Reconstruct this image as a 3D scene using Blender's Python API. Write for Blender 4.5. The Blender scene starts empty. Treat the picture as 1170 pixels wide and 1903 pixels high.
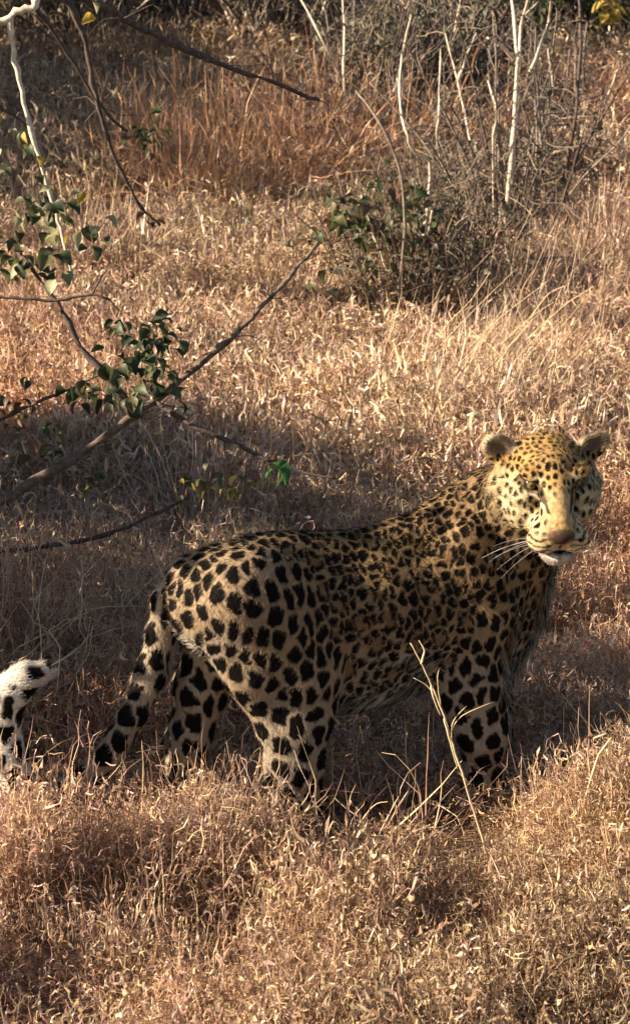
import bpy, math, random
import numpy as np
from mathutils import Vector, Matrix

random.seed(7)
rng = np.random.default_rng(11)
R = math.radians
scene = bpy.context.scene
COL = scene.collection

# ------------------------------------------------------------------ camera
CAM = np.array((0.0, -4.83, 2.30)); PITCH = R(17.0); HALF = R(13.5)
cd = bpy.data.cameras.new('camera'); cam = bpy.data.objects.new('camera', cd); COL.objects.link(cam)
cam.location = CAM; cam.rotation_euler = (R(90) - PITCH, 0, 0)
cd.sensor_fit = 'VERTICAL'; cd.sensor_height = 24.0; cd.lens = 12.0 / math.tan(HALF)
cd.clip_start = 0.05; cd.clip_end = 400.0
cd.dof.use_dof = True; cd.dof.focus_distance = 5.3; cd.dof.aperture_fstop = 7.1
scene.camera = cam
# ------------------------------------------------------------------ light
SUN_TO = Vector((-0.95, -0.20, 0.42)).normalized()          # direction towards the sun: low, from the left
w = bpy.data.worlds.new('World'); scene.world = w; w.use_nodes = True
nt = w.node_tree; nt.nodes.clear()
sky = nt.nodes.new('ShaderNodeTexSky'); sky.sky_type = 'NISHITA'; sky.sun_disc = False
sky.sun_elevation = math.asin(SUN_TO.z); sky.sun_rotation = math.atan2(SUN_TO.x, SUN_TO.y)
sky.air_density = 1.0; sky.dust_density = 1.0; sky.ozone_density = 1.0
bg = nt.nodes.new('ShaderNodeBackground'); bg.inputs['Strength'].default_value = 0.05
wo = nt.nodes.new('ShaderNodeOutputWorld')
nt.links.new(sky.outputs[0], bg.inputs[0]); nt.links.new(bg.outputs[0], wo.inputs[0])
sl = bpy.data.lights.new('sun', 'SUN'); sl.energy = 5.0; sl.angle = R(0.6); sl.color = (1.0, 0.835, 0.645)
so = bpy.data.objects.new('sun', sl); COL.objects.link(so)
so.rotation_euler = SUN_TO.to_track_quat('Z', 'Y').to_euler(); so.location = (-6, -1, 4)
scene.view_settings.view_transform = 'Standard'; scene.view_settings.look = 'None'
scene.view_settings.exposure = 1.5; scene.view_settings.gamma = 1.0
scene.view_settings.use_curve_mapping = False
scene.render.engine = 'CYCLES'
scene.cycles.max_bounces = 5; scene.cycles.diffuse_bounces = 2; scene.cycles.glossy_bounces = 2
scene.cycles.transmission_bounces = 4; scene.cycles.transparent_max_bounces = 6

# ------------------------------------------------------------------ helpers
FWD = np.array((0, math.cos(PITCH), -math.sin(PITCH))); UP = np.array((0, math.sin(PITCH), math.cos(PITCH)))
TH = math.tan(HALF)
def ray(px, py):
    return FWD + TH * ((px - 585.0) / 951.5 * np.array((1., 0, 0)) - (py - 951.5) / 951.5 * UP)
def at(px, py, Y):
    """place seen at a point of the photograph, at the depth Y behind the leopard's hips"""
    d = ray(px, py); return CAM + d * ((Y - CAM[1]) / d[1])
MOUNDS = [(-.62, -.44, .08, .20), (-.30, -.36, .08, .14), (.17, -.46, .06, .13), (.30, -.42, .04, .12), (.85, -.25, .14, .18), (.66, -.84, .08, .15), (-.33, -.95, .08, .10), (-.72, -.62, .08, .13),
          (-.10, -.62, .05, .14), (-1.0, 1.2, .15, .4), (-.75, .75, .10, .3), (1.1, .9, .10, .3), (.33, -.55, -.08, .10), (-.19, -.78, -.08, .14), (.62, -.64, -.06, .10)]
HOLES = [(790, 1655, .10, .20), (430, 1800, .13, .22), (170, 1730, .10, .16), (1080, 1770, .09, .16), (700, 1830, .07, .12), (555, 1540, .10, .10), (860, 1555, .11, .10), (30, 1830, .09, .14), (940, 1600, .05, .08), (300, 1640, .06, .10)]   # bare hollows: place in the photograph, half width, half depth
def gz(x, y):
    """height of the ground"""
    x = np.asarray(x, float); y = np.asarray(y, float)
    far = np.clip((y - 3.2) / 14.0, 0, 1.6)
    h = 1.25 * far ** 1.35
    n = 0.05 * np.sin(2.1 * x + 0.7 * y + 1.0) * np.sin(1.7 * y - 0.6 * x + 0.4) + 0.03 * np.sin(5.1 * x + 1.3 + 1.1 * y) * np.sin(4.3 * y + 0.5)
    calm = 1 - np.exp(-(x * x / 0.9 + (y - 0.1) ** 2 / 0.25))
    m = sum(a * np.exp(-((x - u) ** 2 + (y - v) ** 2) / (s * s)) for u, v, a, s in MOUNDS)
    return h + n * calm + m
def on_ground(px, py):
    d = ray(px, py); t = 1.0
    for _ in range(4000):
        p = CAM + d * t
        if p[2] <= gz(p[0], p[1]): break
        t += 0.01 if t < 12 else 0.02
    return CAM + d * t
def tag(o, label=None, cat=None, group=None, kind=None):
    if label: o['label'] = label
    if cat: o['category'] = cat
    if group: o['group'] = group
    if kind: o['kind'] = kind
    return o
def link(name, data, mat=None, parent=None):
    o = bpy.data.objects.new(name, data); COL.objects.link(o)
    if mat is not None and not data.materials: data.materials.append(mat)
    if parent is not None: o.parent = parent
    return o
def empty(name, loc):
    o = bpy.data.objects.new(name, None); COL.objects.link(o); o.location = loc; o.empty_display_size = 0.05
    return o
def mesh_np(name, v, f, attrs=None, smooth=True):
    """mesh from an (n,3) vertex array and an (m,k) face array (or a list of such)"""
    me = bpy.data.meshes.new(name)
    fs = f if isinstance(f, list) else [f]
    fs = [np.asarray(a, np.int32) for a in fs if len(a)]
    loops = np.concatenate([a.ravel() for a in fs]); tot = np.concatenate([np.full(len(a), a.shape[1], np.int32) for a in fs])
    start = np.concatenate([[0], np.cumsum(tot)[:-1]]).astype(np.int32)
    me.vertices.add(len(v)); me.vertices.foreach_set('co', np.asarray(v, np.float32).ravel())
    me.loops.add(len(loops)); me.loops.foreach_set('vertex_index', loops.astype(np.int32))
    me.polygons.add(len(tot)); me.polygons.foreach_set('loop_start', start)
    me.polygons.foreach_set('use_smooth', np.full(len(tot), smooth, bool))
    for k, a in (attrs or {}).items():
        at_ = me.attributes.new(k, 'FLOAT_COLOR', 'POINT')
        at_.data.foreach_set('color', np.asarray(a, np.float32).ravel())
    me.update(calc_edges=True); me.validate()
    return me
def nodes_of(m):
    m.use_nodes = True; m.node_tree.nodes.clear(); t = m.node_tree
    def n(kind, **kw):
        x = t.nodes.new(kind)
        for k, v in kw.items(): setattr(x, k, v)
        return x
    return t, n
def noise3(p, f, seed=0):
    """cheap smooth noise, about -1..1, on an (n,3) array"""
    p = np.asarray(p) * f; r = np.random.default_rng(seed); s = np.zeros(len(p))
    for i in range(7):
        k = r.normal(size=3); k /= np.linalg.norm(k); s += np.sin(p @ k * (0.7 + 0.22 * i) * 6.28 + r.uniform(0, 6.28))
    return s / 3.0
def unit(v):
    v = np.asarray(v, float); return v / (np.linalg.norm(v, axis=-1, keepdims=True) + 1e-12)
# ------------------------------------------------------------------ the leopard
AX = unit((0.95, 0.31, 0.0)); LAT = unit((0.31, -0.95, 0.0)); ZU = np.array((0, 0, 1.0))   # along the body, towards our flank, up
VOX = 0.004
P0 = np.array((-0.86, -0.50, -0.03)); P1 = np.array((0.86, 0.62, 1.02))
GN_ = np.ceil((P1 - P0) / VOX).astype(int) + 1
GXc = [(P0[i] + VOX * np.arange(GN_[i])).astype(np.float32) for i in range(3)]
D = np.full(GN_, 1.0, np.float32)
PRIMS = []
def d_cone(p, a, b, ra, rb):
    ab = b - a; t = np.clip(((p - a) @ ab) / (ab @ ab), 0, 1)
    return np.linalg.norm(p - a - t[..., None] * ab, axis=-1) - (ra + (rb - ra) * t)
def d_ell(p, c, M, r):
    q = (p - c) @ M.T
    k0 = np.linalg.norm(q / r, axis=-1); k1 = np.linalg.norm(q / (r * r), axis=-1) + 1e-9
    return k0 * (k0 - 1.0) / k1
def apply_prim(pr):
    kind, grp, k, sub = pr['kind'], pr['grp'], pr['k'], pr['sub']
    if kind == 'cone':
        lo = np.minimum(pr['a'] - pr['ra'], pr['b'] - pr['rb']); hi = np.maximum(pr['a'] + pr['ra'], pr['b'] + pr['rb'])
    else:
        e = np.sqrt(((pr['M'] * pr['r'][:, None]) ** 2).sum(0)); lo = pr['c'] - e; hi = pr['c'] + e
    m = k + 3 * VOX
    i0 = np.clip(np.floor((lo - m - P0) / VOX).astype(int), 0, GN_ - 1); i1 = np.clip(np.ceil((hi + m - P0) / VOX).astype(int) + 1, 1, GN_)
    sl_ = tuple(slice(a, b) for a, b in zip(i0, i1))
    g = np.stack(np.meshgrid(*[GXc[i][sl_[i]] for i in range(3)], indexing='ij'), -1)
    d = prim_d(pr, g).astype(np.float32); a = D[sl_]
    if sub:
        d = -d; h = np.clip(0.5 - 0.5 * (a - d) / k, 0, 1); D[sl_] = a * (1 - h) + d * h + k * h * (1 - h)
    else:
        h = np.clip(0.5 + 0.5 * (a - d) / k, 0, 1); D[sl_] = a * (1 - h) + d * h - k * h * (1 - h)
def prim_d(pr, p):
    return d_cone(p, pr['a'], pr['b'], pr['ra'], pr['rb']) if pr['kind'] == 'cone' else d_ell(p, pr['c'], pr['M'], pr['r'])
def cone(grp, a, ra, b, rb, k=0.035, sub=False):
    PRIMS.append(dict(kind='cone', grp=grp, a=np.array(a, float), b=np.array(b, float), ra=ra, rb=rb, k=k, sub=sub))
def ell(grp, c, r, M=None, k=0.035, sub=False):
    M = np.stack((AX, LAT, ZU)) if M is None else M
    PRIMS.append(dict(kind='ell', grp=grp, c=np.array(c, float), M=M, r=np.array(r, float), k=k, sub=sub))
def chain(grp, pts, k=0.03):
    for (a, ra), (b, rb) in zip(pts[:-1], pts[1:]): cone(grp, a, ra, b, rb, k)
def mid(px):                     # depth of the body's middle plane at a photograph column
    return 0.0 + 0.22 * (px - 430) / 450.0
def B(px, py, side=0.0):         # a place side metres off the middle plane, towards the near flank
    return at(px, py, mid(px) - 0.95 * side)

# trunk
ell('torso', B(425, 1112), (0.15, 0.120, 0.135))
ell('torso', B(500, 1128), (0.17, 0.128, 0.165))
ell('torso', B(600, 1150), (0.18, 0.142, 0.195))
ell('torso', B(700, 1142), (0.18, 0.158, 0.205))
ell('torso', B(790, 1125), (0.17, 0.158, 0.210))
ell('torso', B(870, 1105), (0.15, 0.148, 0.215))
ell('torso', B(915, 1130), (0.115, 0.120, 0.175))
cone('torso', B(470, 1045), 0.055, B(740, 1010), 0.050, 0.05)       # line of the back
cone('torso', B(740, 1012), 0.050, B(850, 958), 0.060, 0.05)        # withers
ell('torso', B(640, 1255), (0.20, 0.10, 0.085), k=0.05)             # belly
# neck
cone('neck', B(865, 1025), 0.145, B(930, 960, -0.01), 0.115, 0.05)
cone('neck', B(930, 960, -0.01), 0.115, at(980, 915, 0.13), 0.100, 0.04)
cone('neck', B(935, 1090), 0.110, at(985, 990, 0.15), 0.070, 0.05)
# near foreleg
FN = 0.105
ell('shoulder', B(890, 1115, FN), (0.085, 0.055, 0.145), k=0.05)
chain('foreleg', [(B(893, 1160, FN), 0.085), (B(878, 1262, FN + .01), 0.078), (B(896, 1360, FN + .01), 0.063), (B(897, 1450, FN), 0.053), (B(900, 1515, FN), 0.054)])
ell('foreleg', B(912, 1530, FN), (0.085, 0.06, 0.045))
cone('foreleg', B(838, 1250, FN), 0.045, B(872, 1330, FN), 0.04)
# far foreleg
chain('foreleg', [(B(905, 1180, -.10), 0.085), (B(905, 1290, -.10), 0.066), (B(915, 1400, -.10), 0.052), (B(917, 1475, -.10), 0.05)])
ell('foreleg', B(930, 1490, -.10), (0.085, 0.058, 0.042))
# near hind leg
HN = 0.085
ell('thigh', B(487, 1158, HN), (0.135, 0.072, 0.165), k=0.05)
cone('thigh', B(450, 1110, HN), 0.10, B(565, 1255, HN + .01), 0.088, 0.05)
chain('hindleg', [(B(560, 1250, HN + .01), 0.090), (B(553, 1335, HN), 0.080), (B(551, 1410, HN), 0.070), (B(553, 1490, HN), 0.053), (B(556, 1535, HN), 0.050)])
cone('hindleg', B(470, 1250, HN), 0.075, B(522, 1360, HN), 0.045)
cone('hindleg', B(520, 1360, HN), 0.042, B(535, 1500, HN), 0.040)
ell('hindleg', B(580, 1552, HN), (0.09, 0.058, 0.042))
# far hind leg, set further back
ell('thigh', B(418, 1150, -.09), (0.115, 0.065, 0.145), k=0.05)
chain('hindleg', [(B(405, 1190, -.075), 0.080), (B(378, 1275, -.075), 0.064), (B(350, 1365, -.08), 0.050), (B(335, 1480, -.08), 0.043)])
ell('hindleg', B(350, 1502, -.08), (0.085, 0.055, 0.04))
# tail
TY = [(352, 1072, .01, .048), (318, 1120, .00, .040), (298, 1180, -.01, .034), (277, 1255, -.03, .031), (248, 1330, -.05, .031), (200, 1408, -.07, .033), (140, 1470, -.09, .040),
      (70, 1492, -.11, .040), (24, 1465, -.13, .041), (14, 1390, -.14, .043), (10, 1330, -.14, .043), (22, 1283, -.14, .041), (50, 1256, -.14, .035), (80, 1249, -.13, .027), (98, 1250, -.13, .016)]
chain('tail', [(at(a, b, c), r) for a, b, c, r in TY], k=0.02)
# head: own axes (to our right, out of the face, up through the crown)
HF = unit((0.05, -1.0, -0.13)); HR = unit(np.cross((0, 0, 1.0), HF)); HU = unit(np.cross(HF, HR)); HR = -HR if HR[0] < 0 else HR
if HU[2] < 0: HU = -HU
HU = unit(HU - 0.03 * HR); HR = unit(HR - (HR @ HU) * HU)
HM = np.stack((HR, HF, HU)); HC = at(1019, 905, 0.055)
def H(x, y, z): return HC + HM.T @ np.array((x, y, z))
def hell(c, r, k=0.02, sub=False, grp='head', tilt=None):
    M = HM
    if tilt is not None:
        T = np.array(Matrix.Rotation(tilt[0], 3, tilt[1])); M = T @ HM
    ell(grp, H(*c), r, M, k, sub)
def hcone(a, ra, b, rb, k=0.02, sub=False, grp='head'): cone(grp, H(*a), ra, H(*b), rb, k, sub)
EX, EZ = .054, .040                                                   # the eyes, across and up
hell((0, -.035, .022), (.104, .112, .088), k=.04)
hell((0, .035, .052), (.072, .062, .052))
for s in (-1, 1):
    hell((s * .062, .022, -.030), (.048, .066, .056), k=.03)
    hell((s * .084, -.040, -.026), (.046, .055, .066), k=.04)
    hell((s * .064, .040, .012), (.036, .042, .024), k=.025)         # cheekbone
hcone((0, .060, .062), .040, (0, .172, -.022), .034, .022)           # bridge of the nose
hell((0, .118, -.052), (.060, .070, .042), k=.025)
for s in (-1, 1):
    hell((s * .036, .160, -.062), (.036, .038, .029), k=.012)        # whisker pads
    hell((s * .047, .068, .068), (.034, .032, .014), k=.014, tilt=(s * .18, 'Y'))   # brow
hell((0, .196, -.036), (.028, .013, .015), k=.010)                   # nose
hell((0, .140, -.104), (.030, .038, .017), k=.018)                   # chin
hcone((0, .08, -.088), .050, (0, .13, -.104), .034, .03)
for s in (-1, 1):                                                     # ears, held out to the sides
    hell((s * .112, -.048, .083), (.047, .021, .034), k=.02, grp='ear', tilt=(s * .60, 'Y'))
cone('shoulder', B(868, 1000, .115), .040, B(915, 1125, FN + .02), .045, .05)
for pr in PRIMS: apply_prim(pr)
done = len(PRIMS)
def skin_y(x, z):
    for y in np.arange(.22, -.05, -.001):
        i = np.round((H(x, y, z) - P0) / VOX).astype(int)
        if D[tuple(i)] < 0: return y
    return 0.0
EYES = []
for s in (-1, 1):
    y = skin_y(s * EX, EZ); EYES.append((s * EX, y - .0135, EZ))
    hell((s * EX, y + .003, EZ - .001), (.0205, .018, .0085), k=.008, sub=True, tilt=(s * .28, 'Y'))
    hell((s * .115, -.024, .086), (.034, .020, .024), k=.012, sub=True, grp='ear', tilt=(s * .60, 'Y'))
hell((0, .185, -.091), (.024, .034, .0052), k=.006, sub=True)        # parted lips
for s in (-1, 1): hell((s * .032, .160, -.093), (.024, .026, .0042), k=.006, sub=True, tilt=(s * .35, 'Y'))
for pr in PRIMS[done:]: apply_prim(pr)

def surface_nets(D):
    ins = D < 0
    nx, ny, nz = D.shape
    c = np.zeros((nx - 1, ny - 1, nz - 1), np.uint8)
    for i in (0, 1):
        for j in (0, 1):
            for k in (0, 1): c += ins[i:nx - 1 + i, j:ny - 1 + j, k:nz - 1 + k]
    act = np.argwhere((c > 0) & (c < 8)); idx = np.full(c.shape, -1, np.int32); idx[tuple(act.T)] = np.arange(len(act))
    val = {o: D[act[:, 0] + o[0], act[:, 1] + o[1], act[:, 2] + o[2]] for o in [(i, j, k) for i in (0, 1) for j in (0, 1) for k in (0, 1)]}
    acc = np.zeros((len(act), 3)); cnt = np.zeros(len(act))
    for o, v0 in val.items():
        for ax in range(3):
            if o[ax]: continue
            q = list(o); q[ax] = 1; v1 = val[tuple(q)]
            m = (v0 < 0) != (v1 < 0); t = np.where(m, v0 / np.where(m, v0 - v1, 1), 0)
            p = np.tile(np.array(o, float), (len(act), 1)); p[:, ax] += t
            acc[m] += p[m]; cnt[m] += 1
    v = P0 + VOX * (act + acc / cnt[:, None])
    F = []
    for ax in range(3):
        a, b = [(1, 2), (2, 0), (0, 1)][ax]
        s0 = [slice(1, -1)] * 3; s0[ax] = slice(0, -1); s1 = list(s0); s1[ax] = slice(1, None)
        A = ins[tuple(s0)]; Bb = ins[tuple(s1)]
        for flip in (False, True):
            e = np.argwhere((A & ~Bb) if not flip else (~A & Bb))
            if not len(e): continue
            off = np.ones(3, int); off[ax] = 0; e = e + off
            da = np.zeros(3, int); da[a] = 1; db = np.zeros(3, int); db[b] = 1
            qd = [idx[tuple((e - da - db).T)], idx[tuple((e - db).T)], idx[tuple(e.T)], idx[tuple((e - da).T)]]
            qd = np.stack(qd, 1); F.append(qd[:, ::-1] if flip else qd)
    return v, np.concatenate(F)
LV, LF = surface_nets(D)
# a little relaxation, then normals
def vnormals(v, f):
    n = np.cross(v[f[:, 2]] - v[f[:, 0]], v[f[:, 3]] - v[f[:, 1]]); o = np.zeros_like(v)
    for i in range(4):
        for c in range(3): o[:, c] += np.bincount(f[:, i], n[:, c], len(v))
    return unit(o)
def relax(v, f, it, lam):
    e = np.concatenate([f[:, [0, 1]], f[:, [1, 2]], f[:, [2, 3]], f[:, [3, 0]]]); n = np.bincount(e.ravel(), minlength=len(v))
    for _ in range(it):
        s = np.stack([np.bincount(e[:, 0], v[e[:, 1], c], len(v)) + np.bincount(e[:, 1], v[e[:, 0], c], len(v)) for c in range(3)], 1)
        v = v + lam * (s / n[:, None] - v)
    return v
LV = relax(LV, LF, 3, 0.5)
LV = LV + vnormals(LV, LF) * (.0030 * noise3(LV, 4.5, 61) + .0055 * noise3(LV, 2.2, 62) * (np.linalg.norm(LV - HC, axis=1) > .2))[:, None]
# keep only the surface reached from the trunk (no inner shells exist, but stray islands would)
LN = vnormals(LV, LF)
HLOC = (LV - HC) @ HM.T
GR = {}
for pr in PRIMS:
    if pr['sub']: continue
    d = prim_d(pr, LV); GR[pr['grp']] = np.minimum(GR.get(pr['grp'], 9), d)
names = list(GR); part = np.array(names)[np.argmin(np.stack([GR[k] for k in names]), 0)]
hw = np.clip(1 - np.minimum(GR['head'], GR['ear']) / 0.02, 0, 1) * np.clip((HLOC[:, 1] + .11) / .05, 0, 1)      # how much a point is head
SA = (LV - B(430, 1110)) @ AX                               # metres forward of the hips
HT = LV[:, 2]
# ---- coat pattern: seeds on the skin, cells round them
spacing = np.full(len(LV), 0.050)
tr = (part == 'torso')
spacing[tr] = np.interp(SA[tr], [-.1, .05, .2, .45, .62], [.049, .046, .037, .032, .029])
spacing[tr] = np.where(HT[tr] > 0.62 + 0.1 * SA[tr], spacing[tr] * 0.86, spacing[tr])
spacing[part == 'neck'] = .027; spacing[part == 'shoulder'] = .033
fl = part == 'foreleg'; spacing[fl] = np.interp(HT[fl], [.1, .35, .5], [.056, .050, .038])
hl = part == 'hindleg'; spacing[hl] = .057
spacing[part == 'thigh'] = .049; spacing[part == 'tail'] = .060
spacing *= np.where(part == 'torso', .84, np.where(np.isin(part, ['thigh', 'neck', 'shoulder']), .86, .90))
hd = hw > .5
spacing[hd] = np.where(HLOC[hd, 2] > .05, .0165, .0195)
# rosettes on the flank: a warm centre inside a ring of blotches
flank = tr & (SA > .10) & (SA < .60) & (HT > .33) & (np.abs(LN[:, 2]) < .93)
seeds, stype, sros = [], [], []
def try_add(p, r, arr):
    if len(arr) and (np.sum((np.array(arr) - p) ** 2, 1) < r * r).any(): return False
    return True
order = rng.permutation(np.nonzero(flank)[0])[:5000]; cents = []
for i in order:
    if try_add(LV[i], rng.uniform(.058, .074), cents): cents.append(LV[i])
from mathutils.kdtree import KDTree
kd = KDTree(len(LV))
for i in range(0, len(LV)): kd.insert(LV[i], i)
kd.balance()
for ci, c in enumerate(cents): seeds.append(c); stype.append(1); sros.append(ci)
ANI = np.eye(3) + .36 * np.outer(AX, AX) - .14 * np.outer(ZU, ZU)      # spots a little taller than long
order = rng.permutation(len(LV))[:60000]
SD = np.array(seeds) @ ANI
acc = np.zeros((8000, 3)); acc[:len(SD)] = SD; nacc = len(SD); NB = nacc; LA = LV @ ANI
for i in order:
    r = spacing[i] * (0.88 + 0.24 * rng.random())
    d2_ = np.sum((acc[:nacc] - LA[i]) ** 2, 1)
    if (d2_[NB:] < r * r).any() or (d2_[:NB] < (r * .55 + .0235) ** 2).any(): continue
    acc[nacc] = LA[i]; nacc += 1; stype.append(0); sros.append(-nacc)
SD = acc[:nacc]; stype = np.array(stype); sros = np.array(sros)
skd = KDTree(nacc)
for i in range(nacc): skd.insert(SD[i], i)
skd.balance()
def coat(P, idx):
    """albedo of the coat at points P; idx = the nearest skin vertex of each"""
    nrm = LN[idx]; prt = part[idx]; h = hw[idx]; sa = SA[idx]; sp = spacing[idx]
    wv = np.stack([noise3(P, 16, s) for s in (1, 2, 3)], 1) * 0.0045 + np.stack([noise3(P, 45, s) for s in (4, 5, 6)], 1) * 0.0022
    wv *= (1 - .75 * h)[:, None]
    Q = (P + wv) @ ANI
    n = len(P); i1 = np.zeros(n, int); d1 = np.zeros(n); e = np.zeros(n)
    for j in range(n):
        r = sorted((a[2] - (.0135 if stype[a[1]] else 0.0), a[1]) for a in skd.find_n(Q[j], 6))
        i1[j] = r[0][1]; d1[j] = r[0][0]; e[j] = (r[1][0] - r[0][0]) * .5
    wid = 0.0135 * (sp / .055) ** 0.75 * (1 + .25 * noise3(P, 9, 8))
    wid = np.where((prt == 'torso') | (prt == 'neck') | (prt == 'shoulder'), wid * .54, wid)
    wid = np.where(prt == 'hindleg', wid * .98, wid); wid = np.where((prt == 'thigh') | (prt == 'foreleg'), wid * .84, wid)
    wid = np.where(h > .5, np.where((P - HC) @ HU > .05, .0050, .0068), wid)
    rmax = sp * np.where(h > .5, np.where((P - HC) @ HU > .05, .56, .45), .60) * (1 + .18 * noise3(P, 12, 9))
    warm = (stype[i1] == 1) & (h < .5)
    rmax = np.where(warm, .035, rmax)
    s = np.minimum(e - wid / 2, rmax - d1)
    dark = np.clip(s / 0.0022 + .5, 0, 1)
    # a rosette is a broken ring round a warm brown middle
    off = Q - SD[i1]; u_ = off @ AX; v_ = off @ ZU; th = np.arctan2(v_, u_); ph = (i1 * 2.399) % 6.283; kk = 3 + (i1 * 7) % 3
    brk = np.clip((np.cos(kk * th + ph + .5 * noise3(P, 14, 21)) - .86) / .10, 0, 1) * warm
    core = np.clip((s - .0115 - .0025 * noise3(P, 20, 22)) / .0025, 0, 1) * warm
    dark = dark * (1 - brk * np.clip((.024 - s) / .004, 0, 1))
    # ground colour: body darker than face and tail, the flank's shade put in
    up = nrm[:, 2]; z = P[:, 2]
    gold = np.array((.250, .163, .082)); pale = np.array((.315, .246, .172)); white = np.array((.50, .455, .38)); leg = np.array((.295, .245, .182))
    g = np.tile(gold, (n, 1))
    low = np.clip((.56 - z) / .30, 0, 1)[:, None]; g = g * (1 - low) + leg * low
    rump = np.clip((.22 - sa) / .25, 0, 1)[:, None] * .45; g = g * (1 - rump) + pale * rump
    bel = np.clip((-up - .25) / .4, 0, 1)[:, None] * np.isin(prt, ['torso', 'thigh'])[:, None]; g = g * (1 - bel) + white * bel
    inner = np.clip(-(nrm @ LAT) * 1.2 + .0, 0, 1)[:, None] * np.isin(prt, ['hindleg', 'foreleg'])[:, None] * .6; g = g * (1 - inner) + white * inner
    chest = np.clip((nrm @ AX - .55) / .3, 0, 1)[:, None] * ((z > .22) & (sa > .5))[:, None] * .85; g = g * (1 - chest) + white * chest
    tl = prt == 'tail'
    tipw = np.clip((-.55 - P[:, 0]) / .15, 0, 1) * tl
    g = np.where(tl[:, None], pale * (1 - tipw[:, None]) + np.array((.60, .55, .47)) * tipw[:, None], g)
    # the tail's sunlit side is painted bright near its end: spots left out
    side = nrm @ np.array((-0.85, -.1, .5))
    dark = np.where(tl & (P[:, 0] < -.64), dark * np.clip((.45 - side) / .25, 0, 1), dark)
    # ------------- head
    q = (P - HC) @ HM.T; x, y, zz = q[:, 0], q[:, 1], q[:, 2]; ax_ = np.abs(x)
    cheek = np.array((.53, .43, .25)); tan = np.array((.52, .33, .13))
    hc = np.tile(cheek, (n, 1)) * (1 + .14 * noise3(P, 38, 41) + .08 * noise3(P, 90, 42))[:, None]
    crown = np.clip((zz - .03) / .03, 0, 1)[:, None]; hc = hc * (1 - crown) + np.array((.46, .28, .10)) * crown
    br = (np.clip((.038 - .004 * noise3(P, 30, 25) - ax_) / .016, 0, 1) * np.clip((.062 + .010 * noise3(P, 40, 26) - zz) / .030, 0, 1) * np.clip((y - .050) / .02, 0, 1) * np.clip((zz + .050) / .015, 0, 1))[:, None]
    hc = hc * (1 - br) + np.array((.38, .25, .115)) * (1 + .20 * noise3(P, 55, 27) + .12 * noise3(P, 120, 28))[:, None] * br
    hdark = dark.copy()
    hdark *= 1 - br[:, 0]
    muz = np.clip((y - .112) / .02, 0, 1) * np.clip((-.032 - zz) / .012, 0, 1)
    hdark *= 1 - muz
    hc = hc * (1 - muz[:, None]) + np.array((.58, .42, .22)) * muz[:, None]
    row = np.sin((zz + .09 * (y - .16)) * 6.283 / .0150 + ax_ * 22 + 1.5 * noise3(P, 22, 24))
    rows = muz * np.clip((row - .15) / .3, 0, 1) * np.clip((ax_ - .017) / .008, 0, 1) * (zz > -.082)
    hdark = np.maximum(hdark, rows)
    bridge_shade = np.clip((.010 - np.abs(ax_ - .036)) / .006, 0, 1) * (y > .08) * np.clip((EZ - .01 - zz) / .01, 0, 1) * np.clip((zz + .045) / .01, 0, 1); hc = hc * (1 - .38 * bridge_shade[:, None])  # darker stripes along the bridge's sides, shading put into the colour
    und = np.clip((-.070 - zz) / .006, 0, 1) * np.clip((y - .12) / .02, 0, 1); hc = hc * (1 - und[:, None]) + np.array((.70, .60, .52)) * und[:, None]
    chin = np.clip((-.091 - zz) / .006, 0, 1) * np.clip((y - .10) / .03, 0, 1)
    hc = hc * (1 - chin[:, None]) + np.array((.56, .51, .45)) * chin[:, None]; hdark *= 1 - chin
    lip = np.clip((.0095 - np.abs(zz + .088 + .25 * np.clip(ax_ - .012, 0, 1))) / .003, 0, 1) * np.clip((y - .125) / .01, 0, 1); hdark = np.maximum(hdark, lip)
    phil = np.clip((.0040 - ax_) / .002, 0, 1) * np.clip((y - .175) / .01, 0, 1) * (zz < -.04); hdark = np.maximum(hdark, phil)
    nz_ = np.clip((1.25 - np.sqrt((ax_ / .030) ** 2 + ((zz + .038) / .018) ** 2)) / .2, 0, 1) * (y > .16); hdark = np.maximum(hdark, nz_ * .8)
    for s_ in (-1, 1):
        ex = x - s_ * EX; ez = zz - EZ - .28 * ex * s_
        er = np.sqrt((ex / .037) ** 2 + (ez / .0180) ** 2)
        near = (y > .03)
        hdark = np.maximum(hdark, np.clip((1.05 - er) / .12, 0, 1) * near * np.clip((ax_ - .026) / .007, 0, 1))
        tear = np.clip((0.0055 - np.abs(x - s_ * (EX - .020 - (EZ - zz) * .25))) / .003, 0, 1) * ((zz < EZ) & (zz > EZ - .032)) * near
        hdark = np.maximum(hdark, tear * .95)
        wp = np.clip(1.2 - np.sqrt((ex / .026) ** 2 + ((zz - EZ + .023) / .013) ** 2), 0, 1)[:, None] * near[:, None]
        hc = hc * (1 - wp) + np.array((.76, .66, .44)) * wp
        wb = np.clip(1.2 - np.sqrt(((x - s_ * .045) / .020) ** 2 + ((zz - EZ - .026) / .010) ** 2), 0, 1)[:, None] * near[:, None]
        hc = hc * (1 - wb) + np.array((.72, .60, .36)) * wb
    er_ = (prt == 'ear') & (zz > .072)
    front = (nrm @ HF) > .25
    rim = np.sqrt((ax_ - .116) ** 2 + (zz - .086) ** 2)
    ec = np.where(front[:, None], np.array((.17, .125, .08)), np.array((.10, .08, .06)))
    rim_m = np.clip((rim - .031) / .006, 0, 1)[:, None]
    ec = ec * (1 - rim_m) + np.array((.44, .34, .21)) * rim_m
    hc = np.where(er_[:, None], ec, hc); hdark = np.where(er_, 0.0, hdark)
    g = g * (1 - h[:, None]) + hc * h[:, None]; dark = dark * (1 - h) + hdark * h
    # colours together
    br_ = np.array((.11, .055, .024)); blk = np.array((.0055, .0042, .0035))
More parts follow.
